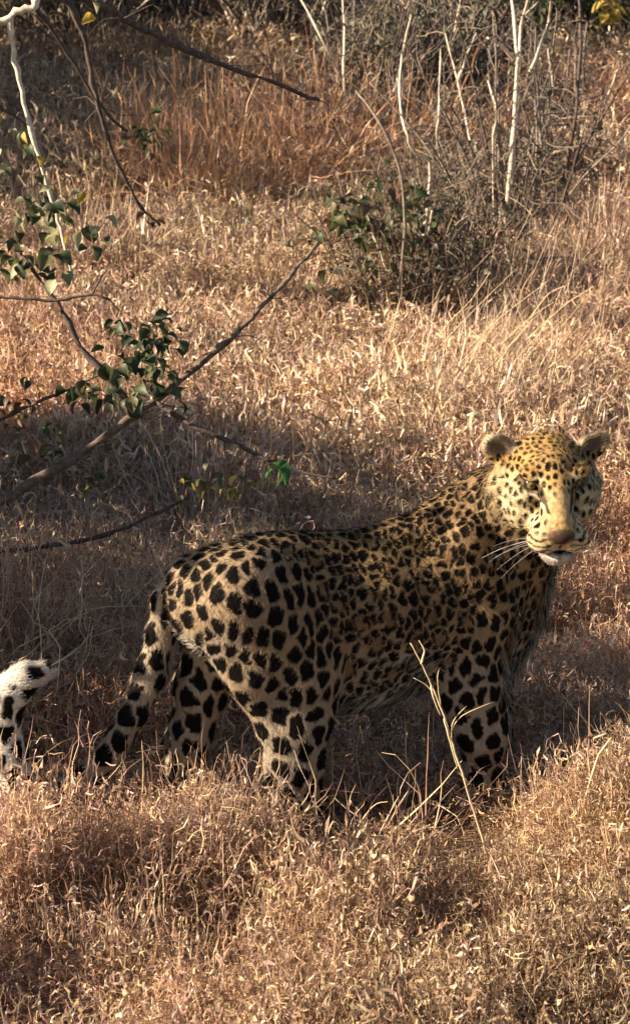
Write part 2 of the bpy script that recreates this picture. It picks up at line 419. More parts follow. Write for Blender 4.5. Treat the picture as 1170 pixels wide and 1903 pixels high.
    drk = blk * (1 - core[:, None]) + (g * .35 + br_ * .65) * core[:, None]
    hi = (1 + .10 * noise3(P, 60, 12) + .08 * noise3(P, 7, 13))[:, None]
    return np.clip((g * (1 - dark[:, None]) + drk * dark[:, None]) * hi, .002, .9)
LC = coat(LV, np.arange(len(LV)))

def skin_material():
    m = bpy.data.materials.new('leopard_coat'); t, n = nodes_of(m)
    o = n('ShaderNodeOutputMaterial'); b = n('ShaderNodeBsdfPrincipled'); a = n('ShaderNodeAttribute', attribute_name='coat')
    tc = n('ShaderNodeTexCoord'); nz = n('ShaderNodeTexNoise'); nz.inputs['Scale'].default_value = 260; nz.inputs['Detail'].default_value = 3
    bp = n('ShaderNodeBump'); bp.inputs['Strength'].default_value = .35; bp.inputs['Distance'].default_value = .004
    b.inputs['Roughness'].default_value = .75; b.inputs['Specular IOR Level'].default_value = .06
    t.links.new(a.outputs['Color'], b.inputs['Base Color']); t.links.new(tc.outputs['Object'], nz.inputs['Vector'])
    t.links.new(nz.outputs['Fac'], bp.inputs['Height']); t.links.new(bp.outputs[0], b.inputs['Normal']); t.links.new(b.outputs[0], o.inputs[0])
    return m
def hair_material(name, attr='coat'):
    m = bpy.data.materials.new(name); t, n = nodes_of(m)
    o = n('ShaderNodeOutputMaterial'); b = n('ShaderNodeBsdfPrincipled'); a = n('ShaderNodeAttribute', attribute_name=attr)
    b.inputs['Roughness'].default_value = .65; b.inputs['Specular IOR Level'].default_value = .08
    t.links.new(a.outputs['Color'], b.inputs['Base Color']); t.links.new(b.outputs[0], o.inputs[0])
    return m
def flat(name, col, rough=.6, spec=.3):
    m = bpy.data.materials.new(name); t, n = nodes_of(m); o = n('ShaderNodeOutputMaterial'); b = n('ShaderNodeBsdfPrincipled')
    tc = n('ShaderNodeTexCoord'); nz = n('ShaderNodeTexNoise'); nz.inputs['Scale'].default_value = 40; nz.inputs['Detail'].default_value = 4
    rp = n('ShaderNodeMapRange'); rp.inputs[3].default_value = .65; rp.inputs[4].default_value = 1.3
    mx = n('ShaderNodeMix', data_type='RGBA', blend_type='MULTIPLY'); mx.inputs[0].default_value = 1; mx.inputs[6].default_value = (*col, 1)
    t.links.new(tc.outputs['Object'], nz.inputs['Vector']); t.links.new(nz.outputs['Fac'], rp.inputs[0]); t.links.new(rp.outputs[0], mx.inputs[7])
    t.links.new(mx.outputs[2], b.inputs['Base Color']); b.inputs['Roughness'].default_value = rough; b.inputs['Specular IOR Level'].default_value = spec
    t.links.new(b.outputs[0], o.inputs[0]); return m

leo_me = mesh_np('leopard', LV, LF, {'coat': np.c_[LC, np.ones(len(LC))]})
leopard = link('leopard', leo_me, skin_material())
tag(leopard, 'spotted leopard standing in dry grass with its head turned towards us', 'leopard')
# ---- fur: strands lying back along the coat
def hair(name, roots, dirs, nrms, lens, cols, rad, parent, mat, pts=4, lift=.35, droop=0.0, curl=0.0):
    n = len(roots); hc_ = bpy.data.hair_curves.new(name); hc_.add_curves([pts] * n)
    t = np.linspace(0, 1, pts)[None, :, None]
    d0 = unit(dirs + nrms * lift * 1.6); d1 = unit(dirs + nrms * lift * .3)
    pos = roots[:, None, :] + lens[:, None, None] * (d0[:, None, :] * (t - .5 * t * t) + d1[:, None, :] * .5 * t * t)
    pos[:, :, 2] -= droop * (lens[:, None] * t[:, :, 0] ** 2)
    if curl: pos += (rng.normal(size=(n, 1, 3)) * curl * lens[:, None, None]) * t * t
    hc_.attributes['position'].data.foreach_set('vector', pos.astype(np.float32).ravel())
    ra = hc_.attributes.get('radius') or hc_.attributes.new('radius', 'FLOAT', 'POINT')
    rr = np.asarray(rad) * np.ones(n); ra.data.foreach_set('value', (rr[:, None] * np.linspace(1, .25, pts)[None]).astype(np.float32).ravel())
    ca = hc_.attributes.new('coat', 'FLOAT_COLOR', 'CURVE'); ca.data.foreach_set('color', np.c_[cols, np.ones(n)].astype(np.float32).ravel())
    return link(name, hc_, mat, parent)
def sample_skin(n, wgt=None):
    a = LV[LF]; ar = np.linalg.norm(np.cross(a[:, 2] - a[:, 0], a[:, 3] - a[:, 1]), axis=1)
    if wgt is not None: ar = ar * wgt[LF[:, 0]]
    f = rng.choice(len(LF), n, p=ar / ar.sum()); u, v = rng.random(n), rng.random(n)
    c = LF[f]; w4 = np.stack([(1 - u) * (1 - v), u * (1 - v), u * v, (1 - u) * v], 1)
    return (LV[c] * w4[..., None]).sum(1), c[np.arange(n), w4.argmax(1)]
NH = 150000
hr, hi_ = sample_skin(NH, 1 + 1.2 * hw)
flow = np.tile(-AX * .8 - ZU * .45, (len(LV), 1))
for g_, dv in (('hindleg', -ZU), ('foreleg', -ZU), ('thigh', -AX * .4 - ZU * .9), ('neck', -ZU * .8 - AX * .4)): flow[part == g_] = dv
tp = np.array([at(a, b, c) for a, b, c, r in TY]); tdir = unit(np.diff(tp, axis=0))
tm = part == 'tail'
flow[tm] = tdir[np.argmin(((LV[tm][:, None] - (tp[:-1] + tp[1:])[None] * .5) ** 2).sum(-1), 1)]
hq = HLOC; hflow = unit(np.stack([np.sign(hq[:, 0]) * (.25 + 2.5 * np.abs(hq[:, 0])), -np.ones(len(hq)) * .8, np.where(hq[:, 2] > -.02, .4, -.6)], 1)) @ HM
flow = flow * (1 - hw)[:, None] + hflow * hw[:, None]
flow = flow + .22 * np.stack([noise3(LV, 9, 31), noise3(LV, 9, 32), noise3(LV, 9, 33)], 1)
flow = unit(flow - (flow * LN).sum(1)[:, None] * LN)
flen = np.full(len(LV), .013); flen[np.isin(part, ['hindleg', 'foreleg'])] = .010; flen[tm] = .013; flen = flen * (1 - hw) + .009 * hw
ruff = (hw > .3) & (HLOC[:, 1] < .03) & (HLOC[:, 2] < .0); flen[ruff] = .020
bell = (LN[:, 2] < -.35) & (part == 'torso'); flen[bell] = .026
chst = ((LN @ AX) > .5) & (SA > .5) & (LV[:, 2] < .75) & (LV[:, 2] > .3) & (hw < .3); flen[chst] = .034
muzz = (hw > .5) & (HLOC[:, 1] > .10); flen[muzz] = .004; flen[(part == 'ear') & ((LN @ HF) > .25)] = .010; flen[(hw > .5) & (HLOC[:, 2] < -.095)] = .009
ok_ = np.ones(NH, bool); hl_ = (hr - HC) @ HM.T
for s_ in (-1, 1):
    ex = hl_[:, 0] - s_ * EX; ok_ &= ~((np.sqrt((ex / .026) ** 2 + ((hl_[:, 2] - EZ - .28 * ex * s_) / .0125) ** 2) < 1) & (hl_[:, 1] > .02))
ok_ &= ~((np.abs(hl_[:, 0]) < .03) & (hl_[:, 1] > .18) & (np.abs(hl_[:, 2] + .038) < .015)); hr, hi_ = hr[ok_], hi_[ok_]; NH = len(hr)
hd_ = unit(flow[hi_] + rng.normal(size=(NH, 3)) * .22)
hcol = coat(hr, hi_) * rng.uniform(.82, 1.2, (NH, 1))
fur_m = hair_material('leopard_fur')
fur = hair('fur', hr - LN[hi_] * .001, hd_, LN[hi_], flen[hi_] * rng.uniform(.7, 1.3, NH), np.clip(hcol, .0015, .95), .00045, leopard, fur_m, lift=.30)
fur['label'] = 'short coat of fur over the whole body'
# ---- eyes, nose, whiskers
def ball(r, n=14, m=20, sq=(1, 1, 1)):
    v = []; f = []
    for i in range(n + 1):
        for j in range(m):
            a = math.pi * i / n; b = 2 * math.pi * j / m
            v.append((r * sq[0] * math.sin(a) * math.cos(b), r * sq[1] * math.cos(a), r * sq[2] * math.sin(a) * math.sin(b)))
    for i in range(n):
        for j in range(m): f.append((i * m + j, i * m + (j + 1) % m, (i + 1) * m + (j + 1) % m, (i + 1) * m + j))
    return np.array(v), np.array(f)
def eye_material():
    m = bpy.data.materials.new('eye_iris'); t, n = nodes_of(m); o = n('ShaderNodeOutputMaterial'); b = n('ShaderNodeBsdfPrincipled')
    a = n('ShaderNodeAttribute', attribute_name='iris'); b.inputs['Roughness'].default_value = .08
    t.links.new(a.outputs['Color'], b.inputs['Base Color']); t.links.new(b.outputs[0], o.inputs[0]); return m
em = eye_material()
ev, ef = ball(.0165, 24, 24)
ea = np.arccos(np.clip(ev[:, 1] / .0165, -1, 1))
ec_ = np.where((ea < .26)[:, None], (.004, .004, .004), np.where((ea < .72)[:, None], np.array((.20, .145, .045)) * (1 - .5 * (ea > .6))[:, None], (.02, .015, .01)))
eme = mesh_np('eye', ev @ HM, ef, {'iris': np.c_[ec_, np.ones(len(ec_))]})
for e_ in EYES:
    o = link('eye', eme, em, leopard); o.location = H(*e_)
nv, nf = ball(1, 14, 20); nv = nv * np.array((.0235, .012, .0155)); nv[:, 0] *= 1 + .55 * np.clip(nv[:, 2] / .0155, -1, 1); nv[:, 2] -= .10 * np.abs(nv[:, 0])
no = link('nose', mesh_np('nose', nv @ HM, nf), flat('nose_leather', (.050, .024, .019), .55, .12), leopard); no.location = H(0, .2015, -.040)
wr = []; wd = []; wl = []
for s in (-1, 1):
    for k in range(7):
        wr.append(H(s * rng.uniform(.042, .062), rng.uniform(.145, .175), rng.uniform(-.082, -.052)))
        wd.append(HM.T @ unit((s * 1.0, rng.uniform(-.15, .45), rng.uniform(-.65, .15)))); wl.append(rng.uniform(.07, .14))
wk = hair('whiskers', np.array(wr), np.array(wd), np.zeros((len(wr), 3)), np.array(wl), np.full((len(wr), 3), .62), .00042, leopard, fur_m, pts=7, droop=.25)
# ------------------------------------------------------------------ ground
def bumps(x, y):
    return 0
gx = np.concatenate([np.linspace(-60, -8, 14)[:-1], np.linspace(-8, 8, 129), np.linspace(8, 60, 14)[1:]])
gy = np.concatenate([np.linspace(-12, -3, 10)[:-1], np.linspace(-3, 22, 201), np.linspace(22, 140, 30)[1:]])
XX, YY = np.meshgrid(gx, gy, indexing='ij'); ZZ = gz(XX, YY)
ny_ = len(gy); ii = np.arange(len(gx) - 1)[:, None] * ny_ + np.arange(ny_ - 1)[None]; ii = ii.ravel()
gm = bpy.data.materials.new('dry_soil'); t, n = nodes_of(gm)
o = n('ShaderNodeOutputMaterial'); b = n('ShaderNodeBsdfPrincipled'); tc = n('ShaderNodeTexCoord')
n1 = n('ShaderNodeTexNoise'); n1.inputs['Scale'].default_value = 9; n1.inputs['Detail'].default_value = 8; n1.inputs['Roughness'].default_value = .7
cr = n('ShaderNodeValToRGB'); cr.color_ramp.elements[0].position = .3; cr.color_ramp.elements[0].color = (.085, .052, .030, 1); cr.color_ramp.elements[1].position = .75; cr.color_ramp.elements[1].color = (.30, .19, .105, 1)
bp = n('ShaderNodeBump'); bp.inputs['Strength'].default_value = .6; bp.inputs['Distance'].default_value = .03
t.links.new(tc.outputs['Object'], n1.inputs['Vector']); t.links.new(n1.outputs['Fac'], cr.inputs[0]); t.links.new(cr.outputs[0], b.inputs['Base Color'])
t.links.new(n1.outputs['Fac'], bp.inputs['Height']); t.links.new(bp.outputs[0], b.inputs['Normal']); b.inputs['Roughness'].default_value = .95; t.links.new(b.outputs[0], o.inputs[0])
ground = link('ground', mesh_np('ground', np.stack([XX, YY, ZZ], -1).reshape(-1, 3), np.stack([ii, ii + ny_, ii + ny_ + 1, ii + 1], 1)), gm)
tag(ground, 'dry brown soil under the grass, rising gently away from us', None, None, 'structure')

# ------------------------------------------------------------------ blades of dry grass
def blade_material(name, inst):
    m = bpy.data.materials.new(name); t, n = nodes_of(m)
    o = n('ShaderNodeOutputMaterial'); d = n('ShaderNodeBsdfDiffuse'); tr = n('ShaderNodeBsdfTranslucent'); gl = n('ShaderNodeBsdfGlossy'); gl.inputs['Roughness'].default_value = .45
    mx = n('ShaderNodeMixShader'); mx.inputs[0].default_value = .38; m2 = n('ShaderNodeMixShader'); m2.inputs[0].default_value = .05
    a = n('ShaderNodeAttribute', attribute_name='blade'); c = a.outputs['Color']
    if inst:
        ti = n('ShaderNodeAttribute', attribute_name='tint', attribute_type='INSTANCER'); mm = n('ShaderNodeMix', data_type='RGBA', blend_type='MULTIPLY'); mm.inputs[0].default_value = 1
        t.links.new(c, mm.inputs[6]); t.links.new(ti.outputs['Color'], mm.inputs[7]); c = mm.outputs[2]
    for s in (d, tr): t.links.new(c, s.inputs['Color'])
    t.links.new(d.outputs[0], mx.inputs[1]); t.links.new(tr.outputs[0], mx.inputs[2]); t.links.new(mx.outputs[0], m2.inputs[1]); t.links.new(gl.outputs[0], m2.inputs[2]); t.links.new(m2.outputs[0], o.inputs[0])
    return m
STRAW = np.array([(.70, .51, .32), (.62, .43, .27), (.54, .34, .22), (.80, .66, .46), (.40, .235, .15), (.62, .40, .33), (.48, .35, .27), (.78, .60, .33), (.30, .18, .125)])
def blades(nb, spread, L, W, seg=5, lean=(.1, .9), curl=.5, twist=.5, pal=STRAW, wts=None, zr=(0, 0), tip=.25, root=None, up=None):
    """ribbon blades; returns vertices, quads and colours"""
    r = spread * np.sqrt(rng.random(nb)); a = rng.uniform(0, 6.283, nb)
    p = np.stack([r * np.cos(a), r * np.sin(a), rng.uniform(*zr, nb)], 1) if root is None else root.copy()
    ph = a + rng.normal(0, 1.2, nb); th = rng.uniform(*lean, nb); ln = rng.uniform(*L, nb); wd = rng.uniform(*W, nb)
    cth = rng.normal(.25, curl, nb); cph = rng.normal(0, curl, nb); tw = rng.uniform(0, 6.283, nb); tws = rng.normal(0, twist, nb)
    V = []; 
    for s in range(seg + 1):
        d = np.stack([np.sin(th) * np.cos(ph), np.sin(th) * np.sin(ph), np.cos(th)], 1)
        q = unit(np.cross(d, np.tile((0.3, 0.2, .93), (nb, 1)))); q2 = np.cross(d, q); wv = q * np.cos(tw)[:, None] + q2 * np.sin(tw)[:, None]
        f = s / seg; ww = wd * (1 - (1 - tip) * f ** 1.6) * .5 * (.55 + .45 * min(1, f * 4))
        V += [p - wv * ww[:, None], p + wv * ww[:, None]]
        p = p + d * (ln / seg)[:, None]; th = th + cth * (1.5 / seg) + rng.normal(0, curl * .55, nb); ph = ph + cph * (1.5 / seg) + rng.normal(0, curl * .6, nb); tw = tw + tws * (1 / seg)
    V = np.stack(V, 1); k = V.shape[1]
    base = np.arange(nb)[:, None, None] * k + (np.arange(seg) * 2)[None, :, None] + np.array((0, 1, 3, 2))[None, None]
    c = pal[rng.choice(len(pal), nb, p=wts)] * rng.uniform(.75, 1.2, (nb, 1))
    C = np.repeat(np.c_[c, np.ones(nb)], k, 0)
    return V.reshape(-1, 3), base.reshape(-1, 4), C
def join(parts):
    v, f, c = [], [], []; k = 0
    for a in parts: v.append(a[0]); f.append(a[1] + k); c.append(a[2]); k += len(a[0])
    return np.concatenate(v), np.concatenate(f), np.concatenate(c)
GI = blade_material('dry_grass_blades', True); GB = blade_material('straw', False)
src = bpy.data.collections.new('tuft_kinds')
def kind(parts):
    v, f, c = join(parts); v[:, 2] = np.maximum(v[:, 2], -.01)
    o = bpy.data.objects.new('tuft_%02d' % len(src.objects), mesh_np('tuft', v, f, {'blade': c}, smooth=False)); o.data.materials.append(GI); src.objects.link(o)
for k in range(5):   # 0-4: low curly mat, leafy wisps at every height of it
    kind([blades(135, .15, (.03, .095), (.0022, .0048), 6, (.2, 2.2), 1.5, 1.4, zr=(0, .13)), blades(44, .15, (.02, .055), (.004, .009), 4, (.2, 2.2), 1.2, 1.0, zr=(.02, .14)), blades(14, .13, (.08, .17), (.0014, .0028), 8, (.1, 1.3), 1.2, 1.0)])
for k in range(3):   # 5-7: taller wispy tuft, bent and tangled
    kind([blades(34, .09, (.14, .27), (.0014, .0028), 8, (.05, 1.0), .9, 1.0), blades(90, .12, (.04, .12), (.0022, .0046), 6, (.1, 2.0), 1.4, 1.3, zr=(0, .17))])
for k in range(4):   # 8-11: leafy flecks of the middle distance
    kind([blades(170, .18, (.030, .070), (.0045, .0105), 3, (.2, 2.2), 1.0, .9, zr=(.02, .19)), blades(30, .16, (.10, .22), (.003, .005), 6, (.05, 1.2), .9, .9)])
for k in range(2):   # 12-13: upright reddish tussock
    kind([blades(90, .10, (.22, .46), (.0035, .0065), 7, (.0, .6), .40, .6), blades(40, .12, (.08, .2), (.004, .008), 4, (.1, 1.3), .9, .8)])

# where they grow
def body_clear(x, y):
    s = (x - LEO0[0]) * AX[0] + (y - LEO0[1]) * AX[1]; l = (x - LEO0[0]) * LAT[0] + (y - LEO0[1]) * LAT[1]
    return s, l
LEO0 = B(430, 1110)
P_, K_, S_, T_, R_ = [], [], [], [], []
def scatter(nn, x0, x1, y0, y1, kinds, wts, sc, fan=0.0):
    y = rng.uniform(y0, y1, nn); x = rng.uniform(x0, x1, nn) * (1 + fan * (y - y0)); z = gz(x, y)
    k = rng.choice(kinds, nn, p=np.array(wts) / np.sum(wts)); s = rng.uniform(*sc, nn)
    P_.append(np.stack([x, y, z - .01], 1)); K_.append(k); S_.append(np.stack([s, s, s * rng.uniform(.7, 1.25, nn)], 1))
scatter(5200, -2.0, 2.0, -1.7, 2.6, list(range(8)), [.16] * 5 + [.0667] * 3, (.75, 1.35))
scatter(5400, -2.2, 2.2, 2.4, 8.0, list(range(12)), [.07] * 5 + [.05] * 3 + [.125] * 4, (.95, 1.6), fan=.14)
scatter(6400, -4.2, 4.2, 7.6, 19.0, [0, 1, 2, 5, 6, 7, 8, 9, 10, 11], [.05] * 3 + [.1167] * 3 + [.125] * 4, (1.4, 2.3), fan=.09)
# clumps: taller tussocks dotted about
for i in range(46):
    y = rng.uniform(-1.2, 14); x = rng.uniform(-1.6, 1.6) * (1 + .14 * max(y, 0)); s_, l_ = body_clear(x, y)
    if -.5 < s_ < 1.0 and abs(l_) < .45: continue
    m = rng.integers(5, 13); px_ = x + rng.normal(0, .10, m); py_ = y + rng.normal(0, .10, m); s = rng.uniform(.8, 1.25) * (1 + .04 * y)
    P_.append(np.stack([px_, py_, gz(px_, py_) - .01], 1)); K_.append(rng.choice([5, 6, 7, 5, 6, 7, 12], m)); S_.append(np.full((m, 3), 1.0) * s * rng.uniform(.8, 1.2, (m, 1)))
# a thicker fringe in front of the tail, the far hind leg and the right-hand edge
for x0, x1, y0, y1, m, sz in ((-.85, -.20, -.34, -.20, 40, (.75, 1.0)), (-.42, -.12, -.20, -.04, 30, (1.1, 1.45)), (.02, .22, -.40, -.28, 16, (.8, 1.1)), (.62, 1.0, -.35, -.05, 34, (.9, 1.3)), (-1.2, -.35, .25, 1.3, 70, (1.0, 1.6))):
    xx, yy = rng.uniform(x0, x1, m), rng.uniform(y0, y1, m); P_.append(np.stack([xx, yy, gz(xx, yy) - .01], 1)); K_.append(rng.choice([5, 6, 7, 0, 1], m)); S_.append(np.full((m, 3), 1.0) * rng.uniform(*sz, (m, 1)))
P_ = np.concatenate(P_); K_ = np.concatenate(K_); S_ = np.concatenate(S_)
keep = np.ones(len(P_), bool)
for hx, hy, hr_, hq_ in HOLES:
    hg = on_ground(hx, hy); ins_ = ((P_[:, 0] - hg[0]) / hr_) ** 2 + ((P_[:, 1] - hg[1]) / hq_) ** 2
    keep &= (ins_ > 1) | (rng.random(len(P_)) < .05); S_[:, 2] *= np.where(ins_ < 1, .6, np.where(ins_ < 1.9, 1.12, 1))
P_, K_, S_ = P_[keep], K_[keep], S_[keep]
s_, l_ = body_clear(P_[:, 0], P_[:, 1])
X_, Y_ = P_[:, 0], P_[:, 1]
# cushions: the grass stands in lumps with thinner growth between
cx = rng.uniform(-1.5, 1.5, 150); cy = rng.uniform(-1.6, 2.6, 150); cr_ = rng.uniform(.10, .21, 150)
cx = np.r_[cx, [-.60, -.33, .14, .34, .70, .88, -.05, .60, -.50, .30, -.78]]; cy = np.r_[cy, [-.46, -.38, -.46, -.40, -.50, -.28, -.62, -.85, -.85, -.92, -.60]]; cr_ = np.r_[cr_, [.2, .15, .17, .14, .2, .2, .16, .17, .15, .17, .15]]
dome = np.zeros(len(P_))
for i in range(len(cx)): dome = np.maximum(dome, 1 - ((X_ - cx[i]) ** 2 + (Y_ - cy[i]) ** 2) / cr_[i] ** 2)
nearz = np.clip((2.8 - Y_) / .6, 0, 1) * np.clip((-.25 - Y_) / .1 + .55, .55, 1)
S_[:, 2] *= 1 + nearz * (np.clip(.34 + .85 * np.sqrt(np.clip(dome, 0, 1)), 0, 1.05) - 1)
P_[:, 2] += np.where(dome > .25, nearz * .085 * np.clip(dome - .25, 0, 1), 0) * ~((X_ > -.2) & (X_ < .6) & (Y_ > -.38) & (Y_ < .1))
drop = (dome <= 0) & (Y_ < 2.4) & (rng.random(len(P_)) < .66 * nearz)
under = (s_ > -.30) & (s_ < .85) & (np.abs(l_) < .30)
S_[under, 2] *= .75; S_[under & (s_ > .25), 2] *= .7; K_[under & (K_ >= 5)] = 0
def low(x0, x1, y0, y1, k):
    m = (X_ > x0) & (X_ < x1) & (Y_ > y0) & (Y_ < y1); S_[m, 2] *= k; S_[m, :2] *= .85; K_[m & (K_ >= 5)] = rng.integers(0, 5)
low(-.17, .08, -.52, .0, .26); low(.07, .60, -.52, -.02, .62); low(.26, .56, -.36, .10, .62); low(-1.0, -.30, -.46, -.1, .68)
keep = ~drop; P_, K_, S_ = P_[keep], K_[keep], S_[keep]
T_ = np.ones((len(P_), 3)); 
n1_ = noise3(P_, .16, 51)[:, None]; n2_ = noise3(P_, .55, 52)[:, None]; n3_ = noise3(P_, 1.6, 53)[:, None]
T_ = T_ * (1 + .12 * n2_ + .10 * n3_); redm = np.clip(n1_ * 1.2, 0, 1)
T_ = T_ * (1 - redm) + T_ * np.array((1.0, .80, .66)) * redm
gre = np.clip(-n1_ * .9, 0, 1); T_ = T_ * (1 - gre) + T_ * np.array((.86, .88, .80)) * gre
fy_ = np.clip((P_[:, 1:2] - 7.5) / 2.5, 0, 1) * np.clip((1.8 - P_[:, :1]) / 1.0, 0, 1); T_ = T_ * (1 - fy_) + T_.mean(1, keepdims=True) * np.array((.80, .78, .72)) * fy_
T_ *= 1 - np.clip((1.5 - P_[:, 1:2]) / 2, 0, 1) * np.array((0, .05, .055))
T_ *= rng.uniform(.82, 1.15, (len(P_), 1))
R_ = np.stack([rng.normal(0, .16, len(P_)), rng.normal(0, .16, len(P_)), rng.uniform(0, 6.283, len(P_))], 1)
gme = bpy.data.meshes.new('dry_grass'); gme.vertices.add(len(P_)); gme.vertices.foreach_set('co', P_.astype(np.float32).ravel())
def pattr(nm, ty, fld, arr):
    a = gme.attributes.new(nm, ty, 'POINT'); a.data.foreach_set(fld, np.ascontiguousarray(arr).ravel())
pattr('rot', 'FLOAT_VECTOR', 'vector', R_.astype(np.float32)); pattr('size', 'FLOAT_VECTOR', 'vector', S_.astype(np.float32)); pattr('sort', 'INT', 'value', K_.astype(np.int32))
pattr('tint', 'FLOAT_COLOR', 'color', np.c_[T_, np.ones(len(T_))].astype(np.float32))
grass = link('dry_grass', gme); tag(grass, 'dense tangle of dry straw coloured grass covering the ground', 'grass', None, 'stuff')
ng = bpy.data.node_groups.new('grow_grass', 'GeometryNodeTree')
ng.interface.new_socket('Geometry', in_out='INPUT', socket_type='NodeSocketGeometry'); ng.interface.new_socket('Geometry', in_out='OUTPUT', socket_type='NodeSocketGeometry')
gi = ng.nodes.new('NodeGroupInput'); go = ng.nodes.new('NodeGroupOutput'); ci = ng.nodes.new('GeometryNodeCollectionInfo'); ci.inputs['Collection'].default_value = src
ci.inputs['Separate Children'].default_value = True; ci.inputs['Reset Children'].default_value = True
ip = ng.nodes.new('GeometryNodeInstanceOnPoints'); ip.inputs['Pick Instance'].default_value = True
def named(nm, ty):
    a = ng.nodes.new('GeometryNodeInputNamedAttribute'); a.data_type = ty; a.inputs['Name'].default_value = nm; return a.outputs[0]
er = ng.nodes.new('FunctionNodeEulerToRotation'); L_ = ng.links.new
L_(gi.outputs[0], ip.inputs['Points']); L_(ci.outputs[0], ip.inputs['Instance']); L_(named('sort', 'INT'), ip.inputs['Instance Index'])
L_(named('rot', 'FLOAT_VECTOR'), er.inputs[0]); L_(er.outputs[0], ip.inputs['Rotation']); L_(named('size', 'FLOAT_VECTOR'), ip.inputs['Scale']); L_(ip.outputs[0], go.inputs[0])
md = grass.modifiers.new('grow', 'NODES'); md.node_group = ng
# ------------------------------------------------------------------ shrubs, branches and leaves
def bark(name, c0, c1, sc=60):
    m = bpy.data.materials.new(name); t, n = nodes_of(m); o = n('ShaderNodeOutputMaterial'); b = n('ShaderNodeBsdfPrincipled'); tc = n('ShaderNodeTexCoord')
    nz = n('ShaderNodeTexNoise'); nz.inputs['Scale'].default_value = sc; nz.inputs['Detail'].default_value = 6; cr = n('ShaderNodeValToRGB')
    cr.color_ramp.elements[0].position = .35; cr.color_ramp.elements[0].color = (*c0, 1); cr.color_ramp.elements[1].position = .68; cr.color_ramp.elements[1].color = (*c1, 1)
    bp = n('ShaderNodeBump'); bp.inputs['Strength'].default_value = .6; bp.inputs['Distance'].default_value = .003
    t.links.new(tc.outputs['Object'], nz.inputs['Vector']); t.links.new(nz.outputs['Fac'], cr.inputs[0]); t.links.new(cr.outputs[0], b.inputs['Base Color']); t.links.new(nz.outputs['Fac'], bp.inputs['Height'])
    t.links.new(bp.outputs[0], b.inputs['Normal']); b.inputs['Roughness'].default_value = .85; t.links.new(b.outputs[0], o.inputs[0]); return m
BARK = bark('brown_bark', (.07, .048, .034), (.19, .132, .09)); PALE = bark('pale_bark', (.42, .34, .25), (.72, .62, .48)); DARKB = bark('dark_bark', (.045, .030, .025), (.12, .08, .06)); STRB = bark('straw_twig', (.22, .15, .085), (.45, .33, .20)); GREYB = bark('grey_bark', (.11, .088, .070), (.27, .215, .165))
def leaf_mat(name, col, tr=.35):
    m = bpy.data.materials.new(name); t, n = nodes_of(m); o = n('ShaderNodeOutputMaterial'); b = n('ShaderNodeBsdfPrincipled'); x = n('ShaderNodeBsdfTranslucent'); mx = n('ShaderNodeMixShader'); mx.inputs[0].default_value = tr
    oi = n('ShaderNodeObjectInfo'); tc = n('ShaderNodeTexCoord'); nz = n('ShaderNodeTexNoise'); nz.inputs['Scale'].default_value = 45; nz.inputs['Detail'].default_value = 3
    ad = n('ShaderNodeMath', operation='ADD'); rp = n('ShaderNodeMapRange'); rp.inputs[1].default_value = .3; rp.inputs[2].default_value = 1.7; rp.inputs[3].default_value = .55; rp.inputs[4].default_value = 1.6
    mm = n('ShaderNodeMix', data_type='RGBA', blend_type='MULTIPLY'); mm.inputs[0].default_value = 1; mm.inputs[6].default_value = (*col, 1)
    t.links.new(tc.outputs['Object'], nz.inputs['Vector']); t.links.new(nz.outputs['Fac'], ad.inputs[0]); t.links.new(oi.outputs['Random'], ad.inputs[1]); t.links.new(ad.outputs[0], rp.inputs[0]); t.links.new(rp.outputs[0], mm.inputs[7])
    t.links.new(mm.outputs[2], b.inputs['Base Color']); t.links.new(mm.outputs[2], x.inputs['Color']); b.inputs['Roughness'].default_value = .5; b.inputs['Specular IOR Level'].default_value = .35
    t.links.new(b.outputs[0], mx.inputs[1]); t.links.new(x.outputs[0], mx.inputs[2]); t.links.new(mx.outputs[0], o.inputs[0]); return m
LG = leaf_mat('green_leaf', (.048, .064, .026)); LY = leaf_mat('yellow_leaf', (.42, .30, .05), .4); LB = leaf_mat('brown_leaf', (.13, .075, .045)); LP = leaf_mat('pale_leaf', (.34, .33, .18)); LO = leaf_mat('olive_leaf', (.11, .10, .04)); LS = leaf_mat('grey_green_leaf', (.105, .105, .062)); LBR = leaf_mat('bright_green_leaf', (.055, .14, .03), .4)
def smooth_path(pts, k=5):
    p = np.array(pts, float); n = len(p); out = []
    for i in range(n - 1):
        p0, p1, p2, p3 = p[max(i - 1, 0)], p[i], p[i + 1], p[min(i + 2, n - 1)]
        for t in np.linspace(0, 1, k, endpoint=False):
            out.append(.5 * ((2 * p1) + (p2 - p0) * t + (2 * p0 - 5 * p1 + 4 * p2 - p3) * t * t + (3 * p1 - p0 - 3 * p2 + p3) * t ** 3))
    out.append(p[-1]); return np.array(out)
